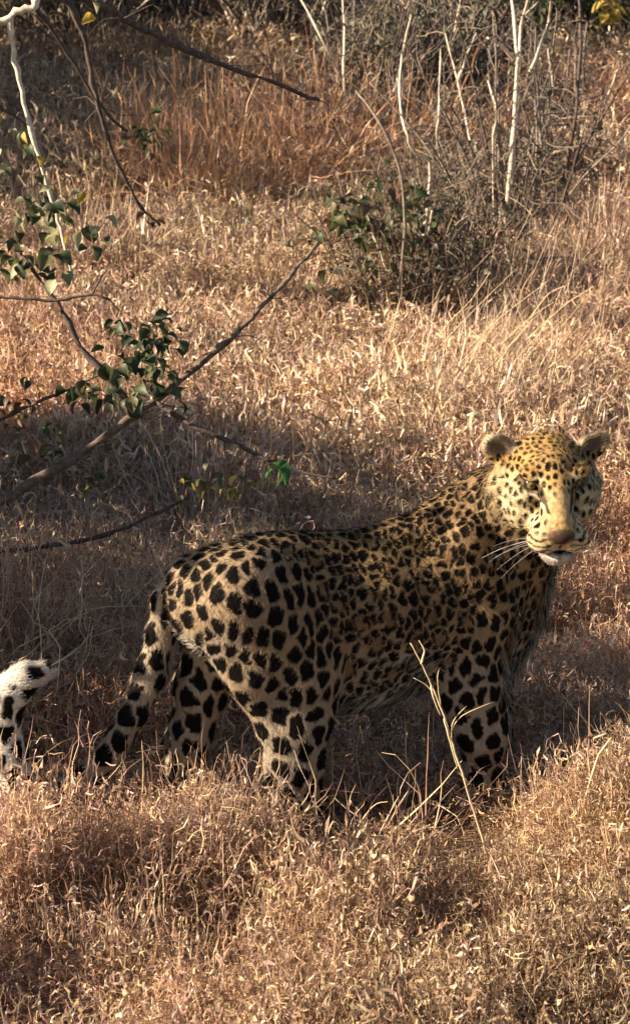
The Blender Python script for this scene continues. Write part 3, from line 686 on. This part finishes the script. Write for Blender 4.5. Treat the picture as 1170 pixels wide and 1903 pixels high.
def tube(pts, r0, r1, sides=7, wob=.15, k=4, knots=True):
    p = smooth_path(pts, k); n = len(p); tg = unit(np.gradient(p, axis=0)); u = unit(np.cross(tg, (.31, .52, .79))); v = np.cross(tg, u)
    r = np.linspace(r0, r1, n) * (1 + wob * rng.normal(size=n)); p = p + (u * rng.normal(size=(n, 1)) + v * rng.normal(size=(n, 1))) * (r * .28)[:, None]
    if knots: r[rng.random(n) < .08] *= 1.35
    a = np.arange(sides) / sides * 2 * math.pi
    V = p[:, None] + r[:, None, None] * (np.cos(a)[None, :, None] * u[:, None] + np.sin(a)[None, :, None] * v[:, None])
    i = np.arange(n - 1)[:, None] * sides; j = np.arange(sides)[None]; jn = (j + 1) % sides
    F = np.stack([i + j, i + jn, i + sides + jn, i + sides + j], -1).reshape(-1, 4)
    V = V.reshape(-1, 3); V = np.concatenate([V, p[:1], p[-1:]]); c0, c1 = len(V) - 2, len(V) - 1; e = (n - 1) * sides
    T = np.concatenate([np.stack([jn[0], j[0], np.full(sides, c0)], 1), np.stack([e + j[0], e + jn[0], np.full(sides, c1)], 1)])
    return V, F, T, p
def limb(name, pts, r0, r1, mat, parent, **kw):
    V, F, T, p = tube(pts, r0, r1, **kw); o = link(name, mesh_np(name, V, [F, T]), mat, parent); return o, p
def px(path, Y, dY=0.0):
    """a run of places seen along a path of the photograph; Y depth at its start, dY more by its end"""
    n = len(path); return [at(a, b, (Y[i] if isinstance(Y, (list, tuple)) else Y + dY * i / max(n - 1, 1))) for i, (a, b) in enumerate(path)]
def leaf_mesh(kind_=0):
    """a leaf 1 long along +Y, folded on its midrib and curled"""
    w_ = [.0, .17, .27, .28, .21, .11, .0] if kind_ == 0 else [.0, .24, .38, .42, .37, .24, .05]
    V = []; n = len(w_); w_ = [a * (1 + .12 * math.sin(5.1 * i)) for i, a in enumerate(w_)]
    for i, ww in enumerate(w_):
        y = i / (n - 1); z = .12 * math.sin(y * 3.0) - .34 * y * y; yo = y + (.10 if kind_ == 1 and i >= n - 2 else 0)
        V += [(-ww, yo, z + ww * .75), (0, y, z), (ww, yo, z + ww * .35)]
    F = []
    for i in range(n - 1):
        for s in (0, 1): a = i * 3 + s; F.append((a, a + 1, a + 4, a + 3))
    return np.array(V, float), np.array(F)
LM = {}
def leaf_data(mat, k):
    if (mat.name, k) not in LM: v, f = leaf_mesh(k); m = mesh_np('leaf', v, f); m.materials.append(mat); LM[(mat.name, k)] = m
    return LM[(mat.name, k)]
def leaf(pos, size, mat, parent, k=0, d=None):
    o = bpy.data.objects.new('leaf', leaf_data(mat, k)); COL.objects.link(o); o.parent = parent
    d = unit(rng.normal(size=3) * (1, 1, .5) + (0, 0, -.55)) if d is None else unit(d)
    q = Vector(d).to_track_quat('Y', 'Z'); q = q @ Matrix.Rotation(rng.uniform(-.9, .9), 3, 'Y').to_quaternion()
    o.rotation_mode = 'QUATERNION'; o.rotation_quaternion = q; o.location = pos; s = size * rng.uniform(.75, 1.2); o.scale = (s * rng.uniform(.8, 1.05), s, s); return o
def foliage(name, centres, size, mat, parent, k=0):
    """a joined mass of leaves too small to tell apart"""
    v0, f0 = leaf_mesh(k); v0 = v0[:, :]; n = len(centres); V = []; F = []
    for i, c in enumerate(centres):
        d = unit(rng.normal(size=3) + (0, 0, -.3)); q = np.array(Vector(d).to_track_quat('Y', 'Z').to_matrix() @ Matrix.Rotation(rng.uniform(-1.5, 1.5), 3, 'Y'))
        V.append((v0 * size * rng.uniform(.6, 1.3)) @ q.T + c); F.append(f0 + i * len(v0))
    o = link(name, mesh_np(name, np.concatenate(V), np.concatenate(F)), mat, parent); o['kind'] = 'stuff'; return o
def twigs(path, n, L, r, up=.5, spread=.9, gen=True):
    """short side twigs joined in one mesh; returns vertex, quad, tip lists"""
    VV, FF, TT, tips = [], [], [], []; k = 0
    for i in range(n):
        a = path[rng.integers(len(path) // 5, len(path))]; d = unit(rng.normal(size=3) * spread + (0, 0, up)); ln = rng.uniform(*L)
        q = [a]; 
        for s in range(4): d = unit(d + rng.normal(size=3) * .28); q.append(q[-1] + d * ln / 4)
        V, F, T, p = tube(q, r, r * .3, 4, .1, 2, False); VV.append(V); FF.append(F + k); TT.append(T + k); k += len(V); tips.append(p[-1]); tips.append(p[len(p) // 2])
    return np.concatenate(VV), np.concatenate(FF), np.concatenate(TT), np.array(tips)
def twig_part(path, n, L, r, mat, parent, name='twig', **kw):
    V, F, T, tips = twigs(path, n, L, r, **kw); o = link(name, mesh_np(name, V, [F, T]), mat, parent); o['kind'] = 'stuff'; return tips

# --- the shrub at the left: its crown stands outside the picture and shades the grass, one long branch reaches in
sh = empty('leafy_shrub', (-1.75, 1.0, gz(-1.75, 1.0)))
def rel(o, root):                                            # children are made in world places: keep them there
    pass
MAIN = [(-120, 985), (-40, 948), (20, 918), (110, 868), (200, 811), (250, 772), (290, 745), (350, 694), (430, 628), (500, 556), (545, 506), (592, 452)]
YB = 0.75
wpts = px(MAIN, YB, .35)
base = np.array((-1.75, 1.0, float(gz(-1.75, 1.0))))
MB = []                                                      # (name, points, r0, r1, material)
MB.append(('branch', [base, base + (.1, -.05, .35), wpts[0]] + wpts[1:], .0185, .0045, BARK))
MB.append(('side_branch', [wpts[5]] + px([(215, 722), (150, 642), (105, 560), (58, 498), (40, 470)], YB + .1, .1), .010, .004, DARKB))
MB.append(('side_branch', [wpts[6]] + px([(350, 786), (430, 822), (500, 856), (560, 878), (625, 890)], YB + .14, -.05), .0075, .003, DARKB))
MB.append(('side_branch', px([(-60, 556), (0, 552), (60, 556), (105, 558), (170, 548), (200, 556), (222, 578)], YB + .12, 0), .0055, .0025, DARKB))
MB.append(('side_branch', px([(-60, 800), (0, 780), (60, 752), (120, 726), (200, 690)], YB + .2, 0), .006, .003, DARKB))
MB.append(('side_branch', px([(-80, 1030), (40, 1022), (150, 1005), (220, 985), (300, 950), (350, 925)], YB + .35, .1), .0085, .004, DARKB))
MB.append(('side_branch', px([(170, 548), (185, 520), (200, 500)], YB + .12, 0), .0035, .002, DARKB))
for i in range(9):                                           # limbs of the crown outside the frame
    a = base + rng.normal(size=3) * (.05, .1, 0); tgt = np.array((rng.uniform(-2.5, -1.45), rng.uniform(-.1, 2.9), rng.uniform(.6, 1.25)))
    MB.append(('branch', [a, a * .6 + tgt * .4 + (0, 0, .12), tgt], .018, .006, BARK))
off = np.array(sh.location)
for nm, pts, r0, r1, mt in MB: limb(nm, np.array(pts) - off, r0, r1, mt, sh)
tipsA = twig_part(np.array(wpts[3:11]) - off, 16, (.05, .16), .0018, DARKB, sh)
def lv(spots, Y, size, mats, k=1, jit=.012, root=sh, o_=None):
    o_ = off if o_ is None else o_
    if len(spots) > 6: size *= .78; spots = list(spots) + [(a + rng.normal(0, 14), b + rng.normal(0, 12)) for a, b in spots[::2]]
    for i, (a, b) in enumerate(spots):
        p = at(a, b, Y + rng.uniform(-.10, .10)) - o_; leaf(p + rng.normal(size=3) * jit, size, mats[i % len(mats)], root, k if rng.random() < .4 else 0)
def cloud(x0, x1, y0, y1, n): return [(rng.uniform(x0, x1), rng.uniform(y0, y1)) for _ in range(n)]
lv(cloud(195, 325, 600, 725, 54) + cloud(270, 318, 590, 640, 8) + cloud(125, 215, 690, 750, 14) + cloud(215, 262, 725, 765, 8), YB + .15, .056, [LG, LG, LO, LG, LG], 1)
lv(cloud(150, 190, 420, 450, 7) + cloud(20, 120, 370, 425, 14) + cloud(0, 105, 440, 520, 26), YB + .12, .060, [LG, LO, LG, LG, LP], 1)
lv([(145, 365), (160, 362), (158, 428), (130, 425), (45, 402)], YB + .05, .040, [LP, LY], 0)
lv([(508, 858), (524, 852), (512, 872), (500, 862)], YB + .08, .060, [LBR], 1, .004)
lv(cloud(340, 385, 880, 915, 9) + cloud(390, 470, 870, 925, 12), YB + .35, .045, [LO, LY, LO], 1)
lv(cloud(140, 190, 885, 912, 7) + cloud(20, 120, 780, 850, 13) + cloud(0, 60, 700, 790, 8), YB + .2, .048, [LG, LO, LB], 1)
lv([(22, 262), (40, 285), (48, 256), (5, 330), (12, 290), (36, 250), (75, 345), (75, 330), (58, 282), (8, 322)], YB + .1, .042, [LP, LG, LY, LG, LP, LG], 1)
# the crown that throws the shade
cs = []
while len(cs) < 7000:
    y = rng.uniform(-.31, 3.0); x = rng.uniform(-2.75, -1.42 - .08 * max(y, 0)); zt = np.interp(y, [-.3, .15, .45, 3.0], [1.62, 1.55, 1.50, 1.25]); zs = np.interp(y, [-.3, .15, .45, 3.0], [1.62, 1.55, 1.18, 1.05]); z = rng.uniform(.05, zt)
    if z > zs and noise3(np.array([[x, y * .7, z]]), 1.3, 72)[0] > -.05: continue
    if y > .25 and noise3(np.array([[x, y, z]]), .9, 71)[0] > .62: continue
    cs.append(np.array((x, y, z)) - off)
foliage('foliage', cs, .075, LG, sh, 1)
tag(sh, 'leafy shrub at the left edge whose long bare branch slants up across the grass', 'shrub')

# --- twigs hanging in from the tree beyond the top left corner
ot = empty('overhanging_tree', (-3.6, 5.4, gz(-3.6, 5.4))); off2 = np.array(ot.location)
YT = 1.1
tb = np.array(ot.location)
J = at(-15, 48, YT)
PB = [('trunk', [tb, tb + (.1, -.2, .8), tb + (.3, -.8, 1.6), tb + (.9, -2.2, 2.3)], .07, .04, BARK),
      ('branch', [tb + (.9, -2.2, 2.3), at(-200, 130, YT), J, at(30, 22, YT), at(62, 14, YT), at(70, -8, YT)], .014, .008, PALE),
      ('hanging_stem', [at(18, 30, YT)] + px([(20, 60), (28, 112), (44, 190), (66, 270), (90, 350), (108, 410), (122, 462), (137, 528)], YT, -.05), .0085, .0045, PALE),
      ('hanging_stem', px([(40, -10), (70, 18), (100, 60), (150, 140), (200, 212), (236, 244)], YT + .6, .3), .0085, .004, DARKB),
      ('hanging_stem', px([(95, -15), (130, 10), (152, 55), (165, 112), (185, 200), (205, 270), (236, 338), (262, 385), (298, 418)], YT + .5, .2), .0105, .004, DARKB),
      ('branch', px([(110, -30), (165, 0), (230, 34), (310, 76), (420, 122), (500, 150), (592, 186)], YT + .9, .6), .017, .006, DARKB),
      ('hanging_stem', px([(-30, 185), (0, 198), (40, 225), (70, 260)], YT + .3, .1), .006, .003, DARKB)]
for nm, pts, r0, r1, mt in PB: limb(nm, np.array(pts) - off2, r0, r1, mt, ot)
lv([(175, 15), (185, 30), (170, 5)], YT + .5, .05, [LP, LY], 0, root=ot, o_=off2)
lv(cloud(250, 295, 235, 275, 14), YT + .9, .05, [LG, LO], 1, root=ot, o_=off2)
lv(cloud(265, 300, 385, 420, 5), YT + .7, .035, [LB, LB], 1, root=ot, o_=off2)
twig_part(np.concatenate([px([(150, 55), (185, 200), (236, 338)], YT + .5, .2), px([(230, 34), (420, 122), (592, 186)], YT + .9, .6)]) - off2, 26, (.06, .2), .0022, DARKB, ot)
cs = []
while len(cs) < 4200:                                          # its crown stands high to the left and shades the far left
    c = np.array((-5.6, 9.0, 2.2)) + rng.normal(size=3) * (.9, 1.6, .55); 
    if noise3(c[None], .6, 73)[0] > .5: continue
    cs.append(c - off2)
for i in range(6):
    tg_ = np.array((-5.6, 9.0, 2.2)) + rng.normal(size=3) * (.7, 1.2, .4); limb('branch', [np.zeros(3), (tb + (0, 0, .9)) * .6 + tg_ * .4 - off2, tg_ - off2], .035, .01, BARK, ot)
foliage('foliage', cs, .14, LO, ot, 1)
tag(ot, 'tree reaching in from the top left corner with one pale and several dark hanging stems', 'tree')

# --- bare shrubs of the middle distance: every stem a part
def bare_shrub(base_px, stems, label, leafy=(), green=0, ntw=30, rnd=10, tall=(.5, 1.0), mat2=GREYB, Y0=None):
    g = on_ground(*base_px); g[2] = gz(g[0], g[1]); e = empty('bare_shrub', g); pp = []; dist = float(np.linalg.norm(g - CAM))
    for path, r, m in stems:
        pts = [at(a, b, g[1] + .35 * math.sin(i * .7 + a)) for i, (a, b) in enumerate(path)]; pts = [g + rng.normal(size=3) * (.07, .07, 0)] + pts if path[0][1] > base_px[1] - 330 else pts
        _, p = limb('stem', np.array(pts) - g, r, r * .45, m, e, wob=.12); pp.append(p)
    for i in range(rnd):
        d = unit(rng.normal(size=3) * (.42, .42, .1) + (0, 0, 1)); ln = rng.uniform(*tall); q = [rng.normal(size=3) * (.08, .08, 0)]
        for s in range(4): d = unit(d + rng.normal(size=3) * .13); q.append(q[-1] + d * ln / 4)
        _, p = limb('stem', q, rng.uniform(.0006, .0011) * dist, .00035 * dist, [mat2, DARKB, PALE][rng.choice(3, p=[.58, .36, .06])], e, sides=5, knots=False); pp.append(p)
    allp = np.concatenate(pp); tips = twig_part(allp, ntw * 3, (.10, .40), .00036 * dist, mat2, e, up=.7)
    twig_part(allp, ntw * 2, (.08, .36), .00034 * dist, DARKB, e, up=.4); twig_part(allp, ntw, (.08, .30), .0003 * dist, STRB, e, up=.5)
    if green: foliage('foliage', [tips[rng.integers(len(tips))] + rng.normal(size=3) * .05 for _ in range(green)], .0042 * dist, LS, e)
    for spots, size, mats in leafy:
        for i, (a, b) in enumerate(spots): leaf(at(a, b, g[1] + rng.uniform(-.3, .3)) - g, size, mats[i % len(mats)], e, 1 if rng.random() < .4 else 0)
    tag(e, label, 'shrub', 'bare shrubs behind the leopard'); return e, tips, g
bare_shrub((775, 655), [([(765, 600), (768, 480), (752, 400)], .012, DARKB), ([(782, 560), (792, 470), (802, 392)], .011, PALE), ([(800, 330), (772, 285), (752, 240), (742, 180), (746, 100)], .010, PALE),
            ([(745, 590), (752, 420), (738, 300), (700, 220), (660, 170)], .009, GREYB), ([(830, 560), (835, 440), (870, 400)], .008, GREYB), ([(800, 600), (812, 470), (850, 420), (880, 370)], .007, GREYB)],
           'dark based bushy shrub with green leaves on its left, right behind the leopard',
           leafy=[(cloud(615, 700, 370, 420, 46) + cloud(690, 770, 330, 390, 36) + cloud(640, 800, 400, 470, 40), .066, [LG, LO, LG, LB]), (cloud(555, 600, 410, 460, 12), .05, [LB, LG]), (cloud(575, 720, 460, 560, 24), .058, [LO, LG]), (cloud(770, 830, 360, 410, 14), .055, [LG])], ntw=90, rnd=40, green=420, tall=(.35, .95), mat2=BARK)
bare_shrub((945, 520), [([(948, 300), (958, 170), (960, 90), (948, -20)], .016, PALE), ([(957, 112), (930, 85), (904, 70)], .011, PALE), ([(962, 120), (968, 50), (985, -20)], .012, PALE), ([(1000, 360), (1000, 200), (985, 60)], .010, GREYB),
            ([(960, 420), (1010, 388), (1045, 330), (1070, 200), (1078, 60), (1073, -20)], .014, DARKB), ([(820, 300), (815, 200), (818, 92)], .010, PALE), ([(915, 280), (922, 210), (905, 150)], .008, PALE), ([(850, 150), (868, 100), (884, 62)], .009, PALE),
            ([(990, 240), (1020, 130), (1035, 20)], .010, GREYB), ([(985, 130), (1018, 40), (1022, 0)], .009, PALE), ([(985, 350), (1040, 250), (1060, 190)], .007, DARKB)],
           'tall bare shrub with bright white stems and one thin dark stem, top right', leafy=[(cloud(1090, 1125, 275, 310, 6), .06, [LB]), (cloud(830, 880, 300, 345, 5), .05, [LP])], ntw=90, rnd=26, tall=(.7, 1.6))
bare_shrub((660, 330), [([(640, 160), (640, 80), (636, -20)], .012, PALE), ([(648, 190), (600, 75), (548, -20)], .013, PALE), ([(680, 320), (650, 250), (610, 180)], .010, GREYB)],
           'bare shrub with two thin pale poles leaning apart, top centre', leafy=[(cloud(570, 640, 235, 290, 10), .06, [LY, LO]), ([(680, 142), (696, 140)], .07, [LP])], ntw=70, rnd=22, tall=(.6, 1.3))
bare_shrub((520, 150), [], 'grey twiggy shrub along the top edge, left of the pale poles', green=350, ntw=90, rnd=70, tall=(.7, 1.5))
bare_shrub((330, 130), [], 'grey twiggy shrub along the top edge under the long dark branch', green=350, ntw=90, rnd=70, tall=(.6, 1.4))
bare_shrub((150, 150), [], 'grey twiggy shrub in shade at the top left', green=350, ntw=90, rnd=70, tall=(.6, 1.3))
bare_shrub((430, 90), [], 'twiggy thicket on the skyline edge, behind the long dark branch', green=900, ntw=110, rnd=70, tall=(.8, 1.8))
bare_shrub((720, 110), [], 'twiggy thicket at the top edge, between the pale poles and the white stems', green=1100, ntw=110, rnd=70, tall=(.8, 1.8))
bare_shrub((40, 110), [], 'twiggy thicket in the top left corner behind the pale hanging stem', green=700, ntw=110, rnd=70, tall=(.8, 1.7))
bare_shrub((250, 60), [], 'far twiggy thicket at the very top, left of the middle', green=900, ntw=110, rnd=70, tall=(.8, 1.8))
bare_shrub((600, 55), [], 'far twiggy thicket at the very top, in the middle', green=1100, ntw=110, rnd=70, tall=(.8, 1.8))
bare_shrub((850, 190), [], 'tangled grey shrub behind the tall white stems', green=900, ntw=100, rnd=80, tall=(.7, 1.6), leafy=[(cloud(760, 900, 170, 300, 40), .08, [LO, LG, LB])])
bare_shrub((700, 300), [], 'grey tangled shrub behind the leafy dark based shrub', green=350, ntw=110, rnd=60, tall=(.5, 1.2), leafy=[(cloud(680, 800, 200, 300, 24), .06, [LO, LB])])
bare_shrub((790, 260), [], 'grey brown tangled shrub at the foot of the leaning dead trunk', green=900, ntw=120, rnd=70, tall=(.5, 1.3), leafy=[(cloud(780, 860, 230, 320, 30), .06, [LO, LG])])
bare_shrub((1060, 330), [], 'loose twiggy shrub at the right, beside the thin dark stem', ntw=60, rnd=20, tall=(.5, 1.1))
bare_shrub((830, 590), [], 'low dark brown thicket behind the straw stalks', green=160, ntw=120, rnd=50, tall=(.3, .75), mat2=BARK)
bare_shrub((720, 560), [], 'low dark brown thicket with green leaves at its left edge', green=220, ntw=110, rnd=44, tall=(.3, .75), mat2=BARK, leafy=[(cloud(660, 760, 480, 600, 26), .05, [LO, LB, LG])])
bare_shrub((1010, 430), [], 'low twiggy grey shrub at the foot of the tall white stems', green=160, ntw=100, rnd=30, tall=(.4, .9))
bare_shrub((880, 480), [], 'low brown twiggy shrub between the two tall shrubs', green=180, ntw=90, rnd=26, tall=(.3, .7))
# dead trunk leaning behind them
g = on_ground(835, 240); dt = empty('dead_trunk', g)
limb('trunk', np.array([np.zeros(3), at(860, 190, g[1] + .1) - g, at(895, 150, g[1] + .2) - g, at(918, 115, g[1] + .3) - g, at(962, 68, g[1] + .5) - g]), .055, .05, DARKB, dt, sides=9)
limb('branch', np.array([at(918, 115, g[1] + .3) - g, at(905, 60, g[1] + .2) - g, at(915, 20, g[1] + .2) - g]), .03, .012, DARKB, dt)
tag(dt, 'dark dead trunk leaning to the right behind the white stems', 'tree trunk')
# leafy bush in the top right corner
g = on_ground(1090, 120); lb = empty('leafy_bush', g)
st = []
for i in range(12):
    d = unit(rng.normal(size=3) * (.8, .6, .1) + (0, 0, 1)); _, p = limb('stem', [np.zeros(3), d * .5, d * 1.1 + rng.normal(size=3) * .15], .014, .004, DARKB, lb); st.append(p)
tips = twig_part(np.concatenate(st), 90, (.15, .5), .004, DARKB, lb)
foliage('foliage', [tips[rng.integers(len(tips))] + rng.normal(size=3) * .16 for _ in range(1500)], .075, LG, lb, 1)
for a, b in cloud(1105, 1150, 0, 28, 10): leaf(at(a, b, g[1] - 1.2) - g, .12, LY, lb, 1)
tag(lb, 'dark green leafy bush with a few yellow leaves in the top right corner', 'bush')

# --- grass stalks that stand out singly
def stalk(pts, r, mat, parent, name='stalk'): return limb(name, pts, r, r * .35, mat, parent, sides=5, wob=.06, knots=False)[0]
STK = bark('straw_stalk', (.46, .33, .17), (.70, .55, .34), 30)
YS = -.36
gs = empty('grass_stalk', at(921, 1650, YS)); o3 = np.array(gs.location)
stalk(np.array(px([(921, 1650), (905, 1590), (890, 1540), (868, 1470), (846, 1400), (826, 1335), (806, 1285), (786, 1240), (762, 1195)], YS)) - o3, .0037, STK, gs, 'stem')
for q in ([(806, 1290), (790, 1272), (768, 1260)], [(838, 1375), (842, 1340), (866, 1312)], [(818, 1310), (812, 1260), (818, 1240)], [(836, 1362), (858, 1330), (915, 1305)]): stalk(np.array(px(q, YS)) - o3, .0016, STK, gs, 'side_stem')
for q in ([(782, 1234), (788, 1210), (778, 1190)], [(826, 1335), (836, 1380), (850, 1430)], [(800, 1275), (806, 1300), (818, 1330)]): stalk(np.array(px(q, YS - .01)) - o3, .0028, STK, gs, 'leaf_sheath')
tag(gs, 'single tall dry grass stalk standing in front of the leopard between its legs', 'grass stalk')
def stalk_group(label, base_px, paths, r, seed, K=1.0, more=0):
    g = on_ground(*base_px); e = empty('straw_tussock', g)
    paths = paths + [[(a + dx, b + dy) for (a, b), dx, dy in zip(q, np.cumsum(rng.normal(0, 20, len(q))) + sx, np.cumsum(rng.normal(0, 14, len(q))) + sy)] for q in paths for sx, sy in rng.normal(0, 38, (more, 2))]
    for q in paths:
        pts = np.array([at(a, b, g[1] + .25 * math.sin(q[0][0] * 1.7) - .04 * i) for i, (a, b) in enumerate(q)]) - g; stalk(pts, r * K * rng.uniform(.6, 1.15), STK, e)
    v, f, c = blades(70, .16, (.15, .38), (.003, .006), 7, (.05, .8), .5, .7); l = link('blades', mesh_np('blades', v, f, {'blade': c}, smooth=False), GB, e); l['kind'] = 'stuff'
    tag(e, label, 'grass', 'straw tussocks'); return e
stalk_group('tall straw stalks leaning right above the leopard head', (905, 800), [[(790, 835), (810, 770), (842, 690)], [(800, 760), (830, 715), (860, 690)], [(880, 790), (905, 725), (962, 640)], [(872, 645), (930, 590), (1020, 520)], [(920, 770), (960, 690), (1000, 640), (1048, 590)],
    [(905, 700), (950, 640), (990, 590)], [(850, 720), (880, 660), (905, 610), (950, 560)], [(960, 760), (1000, 700), (1060, 655)], [(985, 590), (1020, 545), (1055, 530)], [(930, 640), (985, 590), (1030, 560)], [(890, 760), (930, 700), (945, 650)], [(1000, 740), (1040, 690), (1100, 640)]], .0046, 1, .62, 2)
stalk_group('straw stalks crossing in the bottom right corner', (1050, 1800), [[(965, 1865), (1000, 1780), (1050, 1700), (1080, 1620)], [(1025, 1850), (1040, 1770), (1050, 1690)], [(1050, 1725), (1100, 1680), (1180, 1630)], [(1055, 1790), (1090, 1765), (1125, 1760)], [(850, 1880), (870, 1820), (900, 1790)], [(940, 1890), (960, 1850), (1010, 1850)], [(1085, 1840), (1120, 1845), (1150, 1870)]], .0040, 2)
stalk_group('pale curled straw stalks low at the left of the foreground', (300, 1830), [[(245, 1890), (290, 1850), (320, 1810)], [(300, 1830), (318, 1770), (330, 1740)], [(290, 1770), (310, 1755), (335, 1775)], [(300, 1860), (320, 1820), (325, 1800)]], .0036, 3)
stalk_group('bright bent straw stalks in front of the leopard hind foot', (690, 1590), [[(640, 1600), (660, 1540), (665, 1470)], [(690, 1600), (700, 1560), (740, 1480)], [(650, 1560), (690, 1500), (720, 1490)], [(610, 1600), (640, 1560), (655, 1520)]], .0026, 4)
stalk_group('thin straw stalks in front of the far hind leg', (400, 1580), [[(415, 1560), (420, 1490), (445, 1430)], [(400, 1590), (430, 1530), (440, 1480)], [(440, 1580), (470, 1510), (490, 1470)], [(360, 1570), (395, 1500), (430, 1400)], [(330, 1540), (390, 1440), (440, 1410)]], .0026, 5)
stalk_group('upright straw stalks at the right edge beside the leopard', (1120, 1560), [[(1090, 1560), (1095, 1450), (1090, 1390)], [(1110, 1560), (1140, 1480), (1150, 1400)], [(1075, 1540), (1105, 1420), (1135, 1370)], [(1130, 1560), (1135, 1450), (1110, 1400)]], .0034, 6)
# long wisps arching out of the shade at the left edge
e = empty('wispy_tussock', (-1.02, .55, gz(-1.02, .55)))
v, f, c = blades(420, .26, (.35, .85), (.0022, .0042), 10, (.1, .95), .55, .5); l = link('blades', mesh_np('blades', v, f, {'blade': c}, smooth=False), GB, e); l['kind'] = 'stuff'
tag(e, 'large wispy grass tussock in shade at the left edge, above the leopard tail', 'grass')
e = empty('wispy_tussock', (-.52, .95, gz(-.52, .95)))
v, f, c = blades(200, .24, (.25, .5), (.0022, .004), 9, (.1, 1.1), .6, .5); l = link('blades', mesh_np('blades', v, f, {'blade': c}, smooth=False), GB, e); l['kind'] = 'stuff'
tag(e, 'shaded wispy grass tussock just behind the leopard rump', 'grass')
g = on_ground(430, 400)
for dx, dy, n_, lab in ((0, 0, 1100, 'reddish brown grass tussock in the sun below the long dark branch'), (.9, .5, 420, 'smaller reddish grass tussock to the right of the big reddish one')):
    p = np.array((g[0] + dx, g[1] + dy, 0)); p[2] = gz(p[0], p[1]); e = empty('reddish_tussock', p)
    v, f, c = blades(n_, .75, (.45, 1.05), (.005, .010), 8, (.0, .85), .40, .6, pal=STRAW * np.array((.98, .77, .62))); l = link('blades', mesh_np('blades', v, f, {'blade': c}, smooth=False), GB, e); l['kind'] = 'stuff'
    tag(e, lab, 'grass')
for (bx, by), n_, L, ty, lab in (((900, 830), 150, (.35, .75), .42, 'fine wispy straw leaning right just behind the leopard head'), ((1010, 720), 170, (.35, .8), .38, 'fine wispy straw leaning right above the leopard right ear'), ((820, 790), 120, (.3, .65), .30, 'fine wispy straw standing behind the leopard neck'),
        ((1120, 800), 140, (.3, .7), .25, 'fine wispy straw at the right edge level with the leopard ears'), ((900, 620), 150, (.35, .75), .35, 'fine wispy straw in front of the low dark brown thicket'), ((1100, 620), 130, (.3, .7), .20, 'fine wispy straw at the right edge above the leopard'),
        ((660, 640), 110, (.3, .6), .10, 'fine wispy straw to the left of the dark based shrub')):
    g = on_ground(bx, by); e = empty('straw_tussock', g); e.rotation_euler = (0, ty, 0)
    v, f, c = blades(n_, .34, L, (.0022, .0048), 8, (.0, .40), .30, .5, pal=STRAW[[0, 1, 3, 7, 9]] if len(STRAW) > 9 else STRAW[:4]); l = link('blades', mesh_np('blades', v, f, {'blade': c}, smooth=False), GB, e); l['kind'] = 'stuff'
    tag(e, lab, 'grass', 'straw tussocks')
